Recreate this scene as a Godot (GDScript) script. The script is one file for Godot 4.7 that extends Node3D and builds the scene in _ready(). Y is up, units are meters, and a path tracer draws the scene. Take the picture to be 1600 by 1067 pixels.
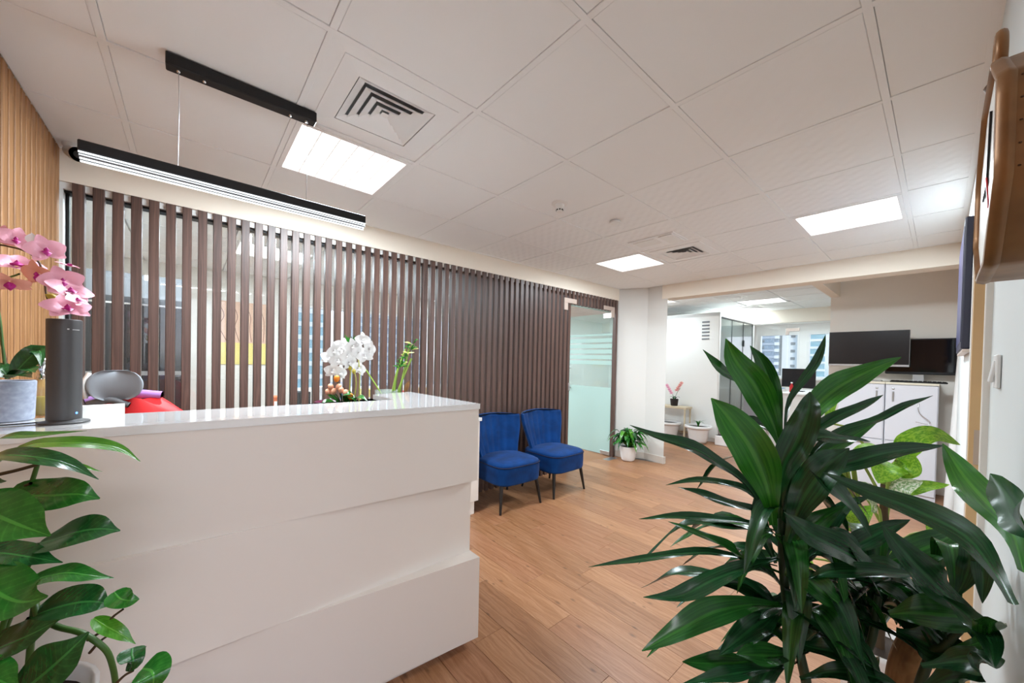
extends Node3D

# Reception of a small office. Floor at y = 0, metres. Slat partition on the far side (z = -3.15), camera in the corner by the right wall.
const EYE := Vector3(0, 1.385, 0)
const ROT := Vector3(-0.01377, -0.71338, 0.02131)
const FOCAL := 580.12      # pixels of the 1600 x 1067 frame
const PX := 800.0
const PY := 572.3
const CEIL := 2.4885
const OFFICE_CEIL := 2.535
const GX := -0.8459        # ceiling grid origin
const GZ := -2.5738

var M := {}
var cam_basis := Basis.from_euler(ROT)
var boxes := {}
var used := {}
var rng := RandomNumberGenerator.new()

func _ready():
	rng.seed = 7
	setup_view()
	materials()
	shell()
	slat_screen()
	oak_wall()
	counter()
	ceiling_fittings()
	chairs()
	right_wall_things()
	niche_things()
	office_things()
	outside()
	counter_things()
	left_plant()
	dracaena()
	pothos()
	small_plants()

# ------------------------------------------------------------------ view and light
func setup_view():
	var c := Camera3D.new()
	c.name = "camera"
	c.position = EYE
	c.rotation = ROT
	c.near = 0.05
	c.far = 800.0
	c.projection = Camera3D.PROJECTION_FRUSTUM
	c.size = 0.05 * 1067.0 / FOCAL
	c.frustum_offset = Vector2(0, 0.05 * (PY - 533.5) / FOCAL)
	add_child(c)
	c.current = true
	var sm := ProceduralSkyMaterial.new()
	sm.sky_top_color = Color(0.62, 0.76, 0.92)
	sm.sky_horizon_color = Color(0.96, 0.97, 1.0)
	sm.ground_bottom_color = Color(0.55, 0.55, 0.53)
	sm.ground_horizon_color = Color(0.8, 0.82, 0.84)
	sm.sky_energy_multiplier = 1.05
	var sky := Sky.new()
	sky.sky_material = sm
	var e := Environment.new()
	e.background_mode = Environment.BG_SKY
	e.sky = sky
	e.tonemap_mode = Environment.TONE_MAPPER_LINEAR
	e.tonemap_exposure = 2.95
	e.sdfgi_enabled = true
	e.ssao_enabled = true
	e.ssil_enabled = true
	var we := WorldEnvironment.new()
	we.name = "world_environment"
	we.environment = e
	add_child(we)
	var sun := DirectionalLight3D.new()
	sun.name = "sun"
	sun.rotation_degrees = Vector3(-38, -62, 0)
	sun.light_energy = 0.35
	sun.light_color = Color(1, 0.96, 0.9)
	sun.shadow_enabled = true
	add_child(sun)

func panel_light(called: String, at: Vector3, size: Vector2, energy: float, col := Color(0.86, 0.95, 1.0), parent: Node3D = null, turn := Vector3(-90, 0, 0)):
	var l := AreaLight3D.new()
	l.name = called
	l.area_size = size
	l.area_normalize_energy = true
	l.light_energy = energy
	l.light_color = col
	l.shadow_enabled = true
	l.area_range = 14.0
	l.area_attenuation = 2.0
	l.rotation_degrees = turn
	l.position = at
	(parent if parent else self).add_child(l, true)

# ------------------------------------------------------------------ helpers
func pix(u: float, v: float, depth: float) -> Vector3:
	return EYE + cam_basis * (Vector3((u - PX) / FOCAL, -(v - PY) / FOCAL, -1.0) * depth)

func numbered(called: String) -> String:
	if not used.has(called):
		used[called] = 0
		return called
	used[called] += 1
	return "%s_%03d" % [called, used[called]]

func thing(called: String, label: String, category: String, at := Vector3.ZERO, turn := 0.0, group := "") -> Node3D:
	var o := Node3D.new()
	o.name = numbered(called)
	o.position = at
	o.rotation.y = turn
	tag(o, label, category, group)
	add_child(o)
	return o

func tag(o: Node, label: String, category: String, group := ""):
	o.set_meta("label", label)
	o.set_meta("category", category)
	if group:
		o.set_meta("group", group)

func part(parent: Node, called: String, mesh: Mesh, m: Material, at := Vector3.ZERO, turn := Vector3.ZERO, label := "") -> MeshInstance3D:
	var o := MeshInstance3D.new()
	o.name = called
	o.mesh = mesh
	o.material_override = m
	o.position = at
	o.rotation = turn
	o.cast_shadow = GeometryInstance3D.SHADOW_CASTING_SETTING_ON
	if label:
		o.set_meta("label", label)
	parent.add_child(o, true)
	return o

func struct(called: String, mesh: Mesh, m: Material, at := Vector3.ZERO, label := "") -> MeshInstance3D:
	var o := part(self, called, mesh, m, at)
	o.set_meta("kind", "structure")
	if label:
		o.set_meta("label", label)
	return o

func struct_root(called: String, label := "") -> Node3D:
	var o := Node3D.new()
	o.name = called
	o.set_meta("kind", "structure")
	if label:
		o.set_meta("label", label)
	add_child(o)
	return o

# box with chamfered edges, centred
func box(sx: float, sy: float, sz: float, bev := 0.0) -> Mesh:
	var key := "%.4f,%.4f,%.4f,%.4f" % [sx, sy, sz, bev]
	if boxes.has(key):
		return boxes[key]
	var m: Mesh
	if bev <= 0.0:
		var b := BoxMesh.new()
		b.size = Vector3(sx, sy, sz)
		m = b
	else:
		m = chamfer(Vector3(sx, sy, sz) * 0.5, bev)
	boxes[key] = m
	return m

func chamfer(h: Vector3, b: float) -> Mesh:
	var st := SurfaceTool.new()
	st.begin(Mesh.PRIMITIVE_TRIANGLES)
	var P := func(s: Vector3, axis: int) -> Vector3:
		var q := h - Vector3(b, b, b)
		q[axis] = h[axis]
		return q * s
	for axis in 3:
		var a1 := (axis + 1) % 3
		var a2 := (axis + 2) % 3
		for s in [-1.0, 1.0]:
			var c := []
			for k in [[-1.0, -1.0], [1.0, -1.0], [1.0, 1.0], [-1.0, 1.0]]:
				var v := Vector3.ZERO
				v[axis] = s
				v[a1] = k[0]
				v[a2] = k[1]
				c.append(P.call(v, axis))
			face(st, c)
		# edges parallel to this axis
		for s1 in [-1.0, 1.0]:
			for s2 in [-1.0, 1.0]:
				var lo := Vector3.ZERO
				lo[a1] = s1
				lo[a2] = s2
				var hi := lo
				lo[axis] = -1.0
				hi[axis] = 1.0
				face(st, [P.call(lo, a1), P.call(hi, a1), P.call(hi, a2), P.call(lo, a2)])
	for sx in [-1.0, 1.0]:
		for sy in [-1.0, 1.0]:
			for sz in [-1.0, 1.0]:
				var v := Vector3(sx, sy, sz)
				face(st, [P.call(v, 0), P.call(v, 1), P.call(v, 2)])
	return st.commit()

# flat convex polygon, turned so that it faces away from the origin of a convex body
func face(st: SurfaceTool, c: Array, outward := Vector3.ZERO):
	var n: Vector3 = (c[1] - c[0]).cross(c[2] - c[0])
	if n.length() < 1e-12 and c.size() > 3:
		n = (c[2] - c[0]).cross(c[3] - c[0])
	n = n.normalized()
	var mid := Vector3.ZERO
	for q in c:
		mid += q
	var o := outward if outward != Vector3.ZERO else mid
	var pts := c.duplicate()
	if n.dot(o) < 0:
		n = -n
	else:
		pts.reverse()
	var ax := 0
	if absf(n.y) > absf(n.x) and absf(n.y) >= absf(n.z):
		ax = 1
	elif absf(n.z) > absf(n.x):
		ax = 2
	for k in range(1, pts.size() - 1):
		for q in [pts[0], pts[k], pts[k + 1]]:
			st.set_normal(n)
			st.set_uv(Vector2(q.z, q.y) if ax == 0 else (Vector2(q.x, q.z) if ax == 1 else Vector2(q.x, q.y)))
			st.add_vertex(q)

# vertical prism over a plan polygon given as Vector2(x, z)
func prism(poly: Array, y0: float, y1: float) -> Mesh:
	var st := SurfaceTool.new()
	st.begin(Mesh.PRIMITIVE_TRIANGLES)
	var c := Vector2.ZERO
	for q in poly:
		c += q
	c /= poly.size()
	var n := poly.size()
	var top := []
	var bot := []
	for i in n:
		var a: Vector2 = poly[i]
		var b: Vector2 = poly[(i + 1) % n]
		top.append(Vector3(a.x, y1, a.y))
		bot.append(Vector3(a.x, y0, a.y))
		var e := b - a
		var out := Vector2(e.y, -e.x)
		if out.dot((a + b) * 0.5 - c) < 0:
			out = -out
		face(st, [Vector3(a.x, y0, a.y), Vector3(b.x, y0, b.y), Vector3(b.x, y1, b.y), Vector3(a.x, y1, a.y)], Vector3(out.x, 0, out.y))
	face(st, top, Vector3.UP)
	face(st, bot, Vector3.DOWN)
	return st.commit()

# smooth surface through rows of points; wrap closes each row, caps close first and last row
func grid(rows: Array, wrap := false, caps := false, vlen := 1.0) -> Mesh:
	var nr := rows.size()
	var nc: int = rows[0].size()
	var V := PackedVector3Array()
	var N := PackedVector3Array()
	var U := PackedVector2Array()
	var I := PackedInt32Array()
	var cols := nc + (1 if wrap else 0)
	for r in nr:
		for k in cols:
			var c := k % nc
			V.append(rows[r][c])
			U.append(Vector2(float(k) / (cols - 1), vlen * float(r) / (nr - 1)))
			var ra: Vector3 = rows[maxi(r - 1, 0)][c]
			var rb: Vector3 = rows[mini(r + 1, nr - 1)][c]
			var ca: Vector3 = rows[r][(c - 1 + nc) % nc if wrap else maxi(c - 1, 0)]
			var cb: Vector3 = rows[r][(c + 1) % nc if wrap else mini(c + 1, nc - 1)]
			var nn := (cb - ca).cross(rb - ra)
			if nn.length() < 1e-12:
				var r2: Array = rows[mini(r + 1, nr - 1)] if r == 0 else rows[maxi(r - 1, 0)]
				ca = r2[(c - 1 + nc) % nc if wrap else maxi(c - 1, 0)]
				cb = r2[(c + 1) % nc if wrap else mini(c + 1, nc - 1)]
				nn = (cb - ca).cross(rb - ra)
			N.append(nn.normalized() if nn.length() > 1e-14 else Vector3.UP)
	for r in nr - 1:
		for k in cols - 1:
			var a := r * cols + k
			I.append_array([a, a + cols, a + 1, a + 1, a + cols, a + cols + 1])
	if caps:
		for end in [0, nr - 1]:
			var mid := Vector3.ZERO
			for q in rows[end]:
				mid += q
			mid /= nc
			var b: Vector3 = rows[1][0] if end == 0 else rows[nr - 2][0]
			var mb := Vector3.ZERO
			for q in rows[1 if end == 0 else nr - 2]:
				mb += q
			mb /= nc
			var nn2: Vector3 = (rows[end][nc / 3] - mid).cross(rows[end][0] - mid).normalized()
			if nn2.dot(mid - mb) < 0:
				nn2 = -nn2
			var s := V.size()
			V.append(mid)
			N.append(nn2)
			U.append(Vector2(0.5, 0.5))
			for q in rows[end]:
				V.append(q)
				N.append(nn2)
				U.append(Vector2(q.x, q.z))
			for k in nc:
				var i1 := s + 1 + k
				var i2 := s + 1 + (k + 1) % nc
				if end == 0:
					I.append_array([s, i1, i2])
				else:
					I.append_array([s, i2, i1])
	var arr := []
	arr.resize(Mesh.ARRAY_MAX)
	arr[Mesh.ARRAY_VERTEX] = V
	arr[Mesh.ARRAY_NORMAL] = N
	arr[Mesh.ARRAY_TEX_UV] = U
	arr[Mesh.ARRAY_INDEX] = I
	var m := ArrayMesh.new()
	m.add_surface_from_arrays(Mesh.PRIMITIVE_TRIANGLES, arr)
	return m

# surface of revolution about y; profile of Vector2(radius, height), bottom to top (or any order)
func lathe(profile: Array, segs := 24, squash := 1.0) -> Mesh:
	var rows := []
	for q in profile:
		var row := []
		for k in segs:
			var a := TAU * k / segs
			row.append(Vector3(cos(a) * q.x, q.y, -sin(a) * q.x * squash))
		rows.append(row)
	return grid(rows, true)

func spline(pts: Array, n: int) -> Array:
	if pts.size() == 2:
		pts = [pts[0], (pts[0] + pts[1]) * 0.5, pts[1]]
	var out := []
	var segs := pts.size() - 1
	for i in n + 1:
		var t := float(i) / n * segs
		var k := mini(int(t), segs - 1)
		var f := t - k
		var p0 = pts[maxi(k - 1, 0)] if k > 0 else pts[0] * 2.0 - pts[1]
		var p3 = pts[k + 2] if k + 2 <= segs else pts[segs] * 2.0 - pts[segs - 1]
		var p1 = pts[k]
		var p2 = pts[k + 1]
		out.append(0.5 * ((2.0 * p1) + (p2 - p0) * f + (2.0 * p0 - 5.0 * p1 + 4.0 * p2 - p3) * f * f + (3.0 * p1 - p0 - 3.0 * p2 + p3) * f * f * f))
	return out

func tube(pts: Array, r0: float, r1 := -1.0, segs := 8, smooth := 12, squash := 1.0) -> Mesh:
	if r1 < 0:
		r1 = r0
	var path := spline(pts, smooth) if smooth > 0 else pts
	var rows := []
	var side := Vector3.ZERO
	for i in path.size():
		var t: Vector3 = (path[mini(i + 1, path.size() - 1)] - path[maxi(i - 1, 0)]).normalized()
		if side == Vector3.ZERO:
			side = t.cross(Vector3.UP if absf(t.y) < 0.9 else Vector3.RIGHT).normalized()
		else:
			side = (side - t * side.dot(t)).normalized()
		var up := side.cross(t)
		var r := lerpf(r0, r1, float(i) / (path.size() - 1))
		var row := []
		for k in segs:
			var a := TAU * k / segs
			row.append(path[i] + (side * cos(a) + up * sin(a) * squash) * r)
		rows.append(row)
	return grid(rows, true, true)

func join(list: Array) -> Mesh:
	var st := SurfaceTool.new()
	st.begin(Mesh.PRIMITIVE_TRIANGLES)
	for q in list:
		st.append_from(q[0], 0, q[1] if q.size() > 1 else Transform3D.IDENTITY)
	return st.commit()

func at(x: float, y: float, z: float) -> Transform3D:
	return Transform3D(Basis.IDENTITY, Vector3(x, y, z))

func prof(kind: String, t: float) -> float:
	match kind:
		"strap":      # dracaena: narrow foot, long blade, pointed end
			return (0.20 + 0.80 * smoothstep(0.0, 0.5, t)) * (1.0 - pow(clampf((t - 0.55) / 0.45, 0, 1), 1.7) * 0.97)
		"oval":       # peace lily
			return clampf(pow(sin(PI * pow(clampf(t * 0.97 + 0.015, 0, 1), 0.72)), 0.8) * (1.0 - 0.45 * smoothstep(0.7, 0.97, t)), 0.02, 1.0)
		"heart":
			return (0.75 * smoothstep(-0.05, 0.10, t) + 0.25 * smoothstep(0.05, 0.3, t)) * pow(1.0 - pow(t, 2.6), 0.9) + 0.01
		"petal":
			return clampf(pow(sin(PI * pow(clampf(t, 0.02, 0.985), 0.62)), 0.6), 0.05, 1.0)
		_:
			return sin(PI * clampf(t, 0.03, 0.97))

# leaf blade along a path. facing: direction its face looks to
func blade(pts: Array, width: float, kind: String, facing: Vector3, fold := 0.25, wave := 0.0, seed_value := 0, n := 16, cross := 6) -> Mesh:
	var path := spline(pts, n)
	var rows := []
	for i in path.size():
		var t: Vector3 = (path[mini(i + 1, path.size() - 1)] - path[maxi(i - 1, 0)]).normalized()
		var s := t.cross(facing).normalized()
		var nn := s.cross(t).normalized()
		var f := float(i) / n
		var half := width * 0.5 * prof(kind, f)
		var row := []
		for k in cross + 1:
			var c := float(k) / cross * 2.0 - 1.0
			var lift := fold * half * absf(c) + wave * half * c * c * sin(f * 13.0 + seed_value * 1.7 + (1.3 if c > 0 else 0.0))
			row.append(path[i] + s * (c * half) + nn * lift)
		rows.append(row)
	return grid(rows)

# ------------------------------------------------------------------ materials
func mat(called: String, col: Color, rough := 0.6, metal := 0.0) -> StandardMaterial3D:
	var m := StandardMaterial3D.new()
	m.albedo_color = col
	m.roughness = rough
	m.metallic = metal
	m.cull_mode = BaseMaterial3D.CULL_DISABLED
	M[called] = m
	return m

func rgb(r: int, g: int, b: int) -> Color:
	return Color(r / 255.0, g / 255.0, b / 255.0)

func grain_image(w: int, h: int, a: Color, b: Color, stretch: float, sd: int, knots := 0) -> ImageTexture:
	var n := FastNoiseLite.new()
	n.seed = sd
	n.noise_type = FastNoiseLite.TYPE_SIMPLEX_SMOOTH
	n.frequency = 0.035
	n.fractal_octaves = 4
	var n2 := FastNoiseLite.new()
	n2.seed = sd + 5
	n2.frequency = 0.012
	var im := Image.create(w, h, true, Image.FORMAT_RGB8)
	var spots := []
	var r := RandomNumberGenerator.new()
	r.seed = sd
	for k in knots:
		spots.append(Vector3(r.randf() * w, r.randf() * h, r.randf_range(3, 7)))
	for y in h:
		for x in w:
			var warp := n2.get_noise_2d(x * 1.5, y * 0.5) * 14.0
			var g := n.get_noise_2d((x + warp) * 2.2, y / stretch)
			var fine := n.get_noise_2d(x * 9.0 + 300.0, y / stretch * 2.0)
			var t := clampf(0.5 + g * 0.75 + fine * 0.4, 0, 1)
			var c := a.lerp(b, t)
			for q in spots:
				var d: float = Vector2((x - q.x), (y - q.y) * 0.55).length() / q.z
				if d < 1.6:
					c = c.lerp(b.darkened(0.35), clampf(1.0 - d / 1.6, 0, 1) * 0.7)
			im.set_pixel(x, y, c)
	im.generate_mipmaps()
	return ImageTexture.create_from_image(im)

func noise_tex(size: int, freq: float, lo: float, hi: float, sd: int, octaves := 3) -> ImageTexture:
	var n := FastNoiseLite.new()
	n.seed = sd
	n.frequency = freq
	n.fractal_octaves = octaves
	var g := n.get_seamless_image(size, size)
	var im := Image.create(size, size, false, Image.FORMAT_RGB8)
	for y in size:
		for x in size:
			var v := lerpf(lo, hi, g.get_pixel(x, y).r)
			im.set_pixel(x, y, Color(v, v, v))
	return ImageTexture.create_from_image(im)

func leaf_tex(base: Color, light: Color, sd: int, kind: String) -> ImageTexture:
	var n := FastNoiseLite.new()
	n.seed = sd
	n.frequency = 0.05
	n.fractal_octaves = 3
	var im := Image.create(64, 128, true, Image.FORMAT_RGB8)
	for y in 128:
		for x in 64:
			var t := 0.0
			var c := absf(x / 31.5 - 1.0)
			if kind == "strap":
				t = clampf(n.get_noise_2d(x * 5.0, y * 0.25) * 1.1 + 0.3, 0, 1) * 0.6
				if c < 0.09:
					t = 0.75
			elif kind == "vein":
				t = clampf(n.get_noise_2d(x, y) * 0.8 + 0.2, 0, 1) * 0.45 + (0.30 if fposmod(y * 0.11 - c * 2.2, 1.0) < 0.13 else 0.0)
				if c < 0.05:
					t = 0.9
			else:
				t = 1.0 if n.get_noise_2d(x * 2.4, y * 1.6) > 0.02 + 0.12 * sin(x * 0.3) else clampf(0.25 + n.get_noise_2d(x * 5, y * 4), 0, 0.6)
			im.set_pixel(x, y, base.lerp(light, t))
	im.generate_mipmaps()
	return ImageTexture.create_from_image(im)

func materials():
	mat("wall", rgb(232, 227, 219), 0.85)
	mat("wall_white", rgb(240, 238, 234), 0.8)
	mat("wall_pillar", rgb(222, 219, 214), 0.85)
	mat("wall_cool", rgb(220, 225, 224), 0.85)
	mat("wall_grey", rgb(240, 234, 225), 0.85)
	mat("header", rgb(243, 232, 217), 0.85)
	var relief := noise_tex(256, 0.02, 0.0, 1.0, 3)
	var t := mat("tile", rgb(244, 245, 245), 0.55)
	t.uv1_triplanar = true
	t.uv1_world_triplanar = true
	t.uv1_scale = Vector3(1.667, 1.667, 1.667)
	t.heightmap_enabled = true
	t.heightmap_scale = 0.25
	t.heightmap_texture = tile_relief()
	var tp := mat("tile_plain", rgb(244, 245, 245), 0.6)
	tp.uv1_triplanar = true
	tp.uv1_world_triplanar = true
	tp.uv1_scale = Vector3(0.9, 0.9, 0.9)
	tp.heightmap_enabled = true
	tp.heightmap_scale = 0.12
	tp.heightmap_texture = relief
	mat("tbar", rgb(243, 244, 244), 0.4)
	for k in 3:
		var d := mat("walnut%d" % k, Color.WHITE, 0.42)
		d.albedo_texture = grain_image(96, 512, rgb(66, 47, 41), rgb(108, 80, 70), 22.0, 20 + k)
		d.clearcoat_enabled = true
		d.clearcoat = 0.12
		d.clearcoat_roughness = 0.35
	for k in 3:
		var o := mat("oak%d" % k, Color.WHITE, 0.55)
		o.albedo_texture = grain_image(64, 512, rgb(142, 96, 56), rgb(184, 136, 90), 20.0, 40 + k)
	for k in 4:
		var f := mat("plank%d" % k, Color.WHITE, 0.38)
		var dk: Color = [rgb(150, 98, 60), rgb(160, 106, 66), rgb(168, 113, 72), rgb(156, 101, 64)][k]
		f.albedo_texture = grain_image(128, 768, dk.lightened(0.14), dk.darkened(0.12), 14.0, 60 + k, 3)
		f.heightmap_enabled = true
		f.heightmap_scale = 0.04
		f.heightmap_texture = f.albedo_texture
	mat("subfloor", rgb(104, 68, 44), 0.8)
	var co := mat("counter_white", rgb(238, 228, 219), 0.32)
	co.clearcoat_enabled = true
	co.clearcoat = 0.4
	co.clearcoat_roughness = 0.12
	var ct := mat("counter_top", rgb(240, 239, 238), 0.12)
	ct.clearcoat_enabled = true
	ct.clearcoat = 1.0
	ct.clearcoat_roughness = 0.04
	mat("black_metal", rgb(26, 26, 28), 0.45, 0.3)
	mat("steel", rgb(196, 197, 198), 0.3, 0.9)
	mat("chrome", rgb(220, 220, 222), 0.12, 1.0)
	mat("tan_plate", rgb(205, 187, 176), 0.4, 0.4)
	var v := mat("velvet", Color.WHITE, 0.7)
	v.albedo_texture = tint_tex(256, 0.012, rgb(0, 38, 84), rgb(2, 64, 128), 51)
	v.metallic_specular = 0.25
	v.rim_enabled = true
	v.rim = 0.15
	v.rim_tint = 0.0
	v.heightmap_enabled = true
	v.heightmap_scale = 0.05
	v.heightmap_texture = noise_tex(256, 0.05, 0.3, 0.7, 9)
	v.uv1_triplanar = true
	v.uv1_scale = Vector3(2.2, 2.2, 2.2)
	mat("velvet_dark", rgb(8, 22, 58), 0.8)
	mat("black_wood", rgb(28, 24, 22), 0.45)
	var la := mat("lamp_face", Color.WHITE, 0.5)
	la.emission_enabled = true
	la.emission = Color(1.0, 0.99, 0.98)
	la.emission_energy_multiplier = 0.8
	var lb := mat("lamp_strip", Color.WHITE, 0.5)
	lb.emission_enabled = true
	lb.emission = Color(0.93, 0.97, 1.0)
	lb.emission_energy_multiplier = 0.5
	mat("white_plastic", rgb(236, 235, 232), 0.4)
	mat("grey_plastic", rgb(118, 121, 126), 0.5)
	mat("grey_foam", rgb(146, 151, 158), 0.75)
	mat("tower_grey", rgb(70, 69, 70), 0.42)
	var led := mat("led_blue", rgb(60, 110, 255), 0.4)
	led.emission_enabled = true
	led.emission = Color(0.25, 0.45, 1.0)
	led.emission_energy_multiplier = 2.5
	mat("print_grey", rgb(205, 205, 205), 0.6)
	var con := mat("concrete", Color.WHITE, 0.8)
	con.albedo_texture = tint_tex(128, 0.06, rgb(132, 140, 158), rgb(172, 178, 194), 15)
	con.uv1_triplanar = true
	con.uv1_scale = Vector3(7, 7, 7)
	mat("soil", rgb(52, 40, 32), 0.95)
	mat("pot_white", rgb(240, 236, 234), 0.35)
	mat("pot_black", rgb(44, 36, 36), 0.6)
	mat("pot_burgundy", rgb(92, 34, 58), 0.4)
	mat("pot_brown", rgb(112, 66, 44), 0.6)
	var g := mat("glass", Color(0.94, 0.97, 0.96, 0.06), 0.02)
	g.transparency = BaseMaterial3D.TRANSPARENCY_ALPHA
	var gd := mat("glass_door", Color(0.70, 0.84, 0.81, 0.25), 0.03)
	gd.transparency = BaseMaterial3D.TRANSPARENCY_ALPHA
	var gf := mat("glass_frost", Color(0.70, 0.81, 0.78, 0.85), 0.45)
	gf.transparency = BaseMaterial3D.TRANSPARENCY_ALPHA
	var gb := mat("glass_booth", Color(0.55, 0.60, 0.58, 0.30), 0.02)
	gb.transparency = BaseMaterial3D.TRANSPARENCY_ALPHA
	var gv := mat("glass_vase", Color(0.86, 0.93, 0.90, 0.28), 0.03)
	gv.transparency = BaseMaterial3D.TRANSPARENCY_ALPHA
	var gp := mat("glass_amber", Color(0.86, 0.72, 0.45, 0.35), 0.04)
	gp.transparency = BaseMaterial3D.TRANSPARENCY_ALPHA
	var bz := mat("bronze", Color.WHITE, 0.42, 0.35)
	bz.albedo_texture = tint_tex(256, 0.02, rgb(120, 82, 48), rgb(164, 118, 72), 33)
	bz.uv1_triplanar = true
	bz.uv1_scale = Vector3(3, 3, 3)
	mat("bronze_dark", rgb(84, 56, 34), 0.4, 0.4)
	mat("dial", rgb(236, 234, 228), 0.4)
	mat("red", rgb(190, 24, 28), 0.5)
	mat("red_cloth", rgb(216, 22, 26), 0.55)
	mat("purple_cloth", rgb(176, 130, 200), 0.7)
	mat("door_wood", rgb(226, 190, 142), 0.5)
	mat("frame_dark", rgb(36, 34, 54), 0.4)
	mat("picture_blue", rgb(40, 38, 76), 0.35)
	mat("screen", rgb(26, 25, 27), 0.22)
	mat("screen_gloss", rgb(14, 15, 20), 0.05)
	mat("cabinet", rgb(222, 222, 228), 0.4)
	mat("cabinet_edge", rgb(232, 224, 204), 0.5)
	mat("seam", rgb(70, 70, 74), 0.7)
	mat("baseboard", rgb(214, 204, 194), 0.35)
	mat("desk_wood", rgb(214, 196, 166), 0.5)
	mat("grey_panel", rgb(134, 132, 134), 0.8)
	mat("map_pink", rgb(226, 186, 160), 0.7)
	mat("map_yellow", rgb(236, 216, 128), 0.7)
	mat("map_line", rgb(140, 96, 78), 0.7)
	mat("blue_strip", rgb(70, 130, 180), 0.6)
	mat("orange_cloth", rgb(216, 110, 60), 0.8)
	for a in [["leaf_dark", rgb(20, 60, 32), rgb(46, 104, 56)], ["leaf_mid", rgb(26, 78, 28), rgb(62, 130, 48)], ["leaf_bright", rgb(36, 104, 26), rgb(80, 152, 48)]]:
		var lf := mat(a[0], Color.WHITE, 0.26)
		lf.albedo_texture = leaf_tex(a[1], a[2], 3, "strap")
		lf.backlight_enabled = true
		lf.backlight = Color(0.05, 0.12, 0.02)
	for a in [["lily_dark", rgb(22, 70, 30), rgb(58, 124, 58)], ["lily_mid", rgb(34, 98, 32), rgb(76, 148, 56)], ["lily_bright", rgb(64, 124, 30), rgb(110, 168, 60)]]:
		var lf := mat(a[0], Color.WHITE, 0.22)
		lf.albedo_texture = leaf_tex(a[1], a[2], 8, "vein")
		lf.heightmap_enabled = true
		lf.heightmap_scale = 0.15
		lf.heightmap_texture = lf.albedo_texture
		lf.backlight_enabled = true
		lf.backlight = Color(0.05, 0.12, 0.02)
	var pm := mat("leaf_marble", Color.WHITE, 0.3)
	pm.albedo_texture = leaf_tex(rgb(92, 156, 28), rgb(150, 196, 62), 11, "marble")
	pm.backlight_enabled = true
	pm.backlight = Color(0.2, 0.28, 0.05)
	var pw := mat("leaf_cream", Color.WHITE, 0.35)
	pw.albedo_texture = leaf_tex(rgb(120, 160, 96), rgb(232, 234, 214), 12, "marble")
	mat("stem_green", rgb(58, 92, 34), 0.45)
	mat("stem_dark", rgb(38, 58, 26), 0.5)
	mat("stem_pale", rgb(150, 168, 78), 0.5)
	mat("stem_brown", rgb(74, 54, 32), 0.7)
	var bark := mat("bark", Color.WHITE, 0.85)
	bark.albedo_texture = grain_image(64, 256, rgb(120, 84, 52), rgb(178, 132, 86), 6.0, 77)
	mat("petal_pink", rgb(240, 176, 196), 0.5).backlight_enabled = true
	M["petal_pink"].backlight = Color(0.3, 0.18, 0.2)
	mat("petal_salmon", rgb(236, 168, 152), 0.5)
	mat("petal_white", rgb(224, 221, 219), 0.5)
	mat("lip_magenta", rgb(180, 26, 130), 0.45)
	mat("lip_yellow", rgb(226, 190, 80), 0.5)
	mat("bud", rgb(178, 164, 62), 0.45)
	mat("peach", rgb(240, 176, 142), 0.6)
	mat("orange", rgb(240, 138, 36), 0.6)
	mat("bamboo", rgb(128, 156, 62), 0.4)
	mat("bamboo_pale", rgb(190, 190, 104), 0.45)
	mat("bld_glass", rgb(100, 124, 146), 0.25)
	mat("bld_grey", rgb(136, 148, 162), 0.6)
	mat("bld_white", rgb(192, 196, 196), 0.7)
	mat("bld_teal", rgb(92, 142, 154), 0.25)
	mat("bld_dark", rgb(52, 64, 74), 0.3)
	mat("road", rgb(150, 150, 146), 0.9)

func tint_tex(size: int, freq: float, a: Color, b: Color, sd: int) -> ImageTexture:
	var n := FastNoiseLite.new()
	n.seed = sd
	n.frequency = freq
	n.fractal_octaves = 4
	var g := n.get_seamless_image(size, size)
	var im := Image.create(size, size, false, Image.FORMAT_RGB8)
	for y in size:
		for x in size:
			im.set_pixel(x, y, a.lerp(b, g.get_pixel(x, y).r))
	return ImageTexture.create_from_image(im)

# pressed pattern of slanting cushions on the ceiling tiles
func tile_relief() -> ImageTexture:
	var im := Image.create(256, 256, false, Image.FORMAT_RGB8)
	for y in 256:
		for x in 256:
			var a := x / 256.0 * TAU * 7.0
			var b := y / 256.0 * TAU * 7.0
			var v := 0.5 + 0.22 * sin(a + sin(b) * 1.2) + 0.22 * sin(b + sin(a) * 1.0)
			im.set_pixel(x, y, Color(v, v, v))
	return ImageTexture.create_from_image(im)

# ------------------------------------------------------------------ shell
func slab(called: String, x0: float, x1: float, y0: float, y1: float, z0: float, z1: float, m: String, label := "") -> MeshInstance3D:
	return struct(called, box(absf(x1 - x0), absf(y1 - y0), absf(z1 - z0)), M[m], Vector3((x0 + x1) / 2, (y0 + y1) / 2, (z0 + z1) / 2), label)

func piece(parent: Node, called: String, x0: float, x1: float, y0: float, y1: float, z0: float, z1: float, m: String, bev := 0.0) -> MeshInstance3D:
	return part(parent, called, box(absf(x1 - x0), absf(y1 - y0), absf(z1 - z0), bev), M[m], Vector3((x0 + x1) / 2, (y0 + y1) / 2, (z0 + z1) / 2))

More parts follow.
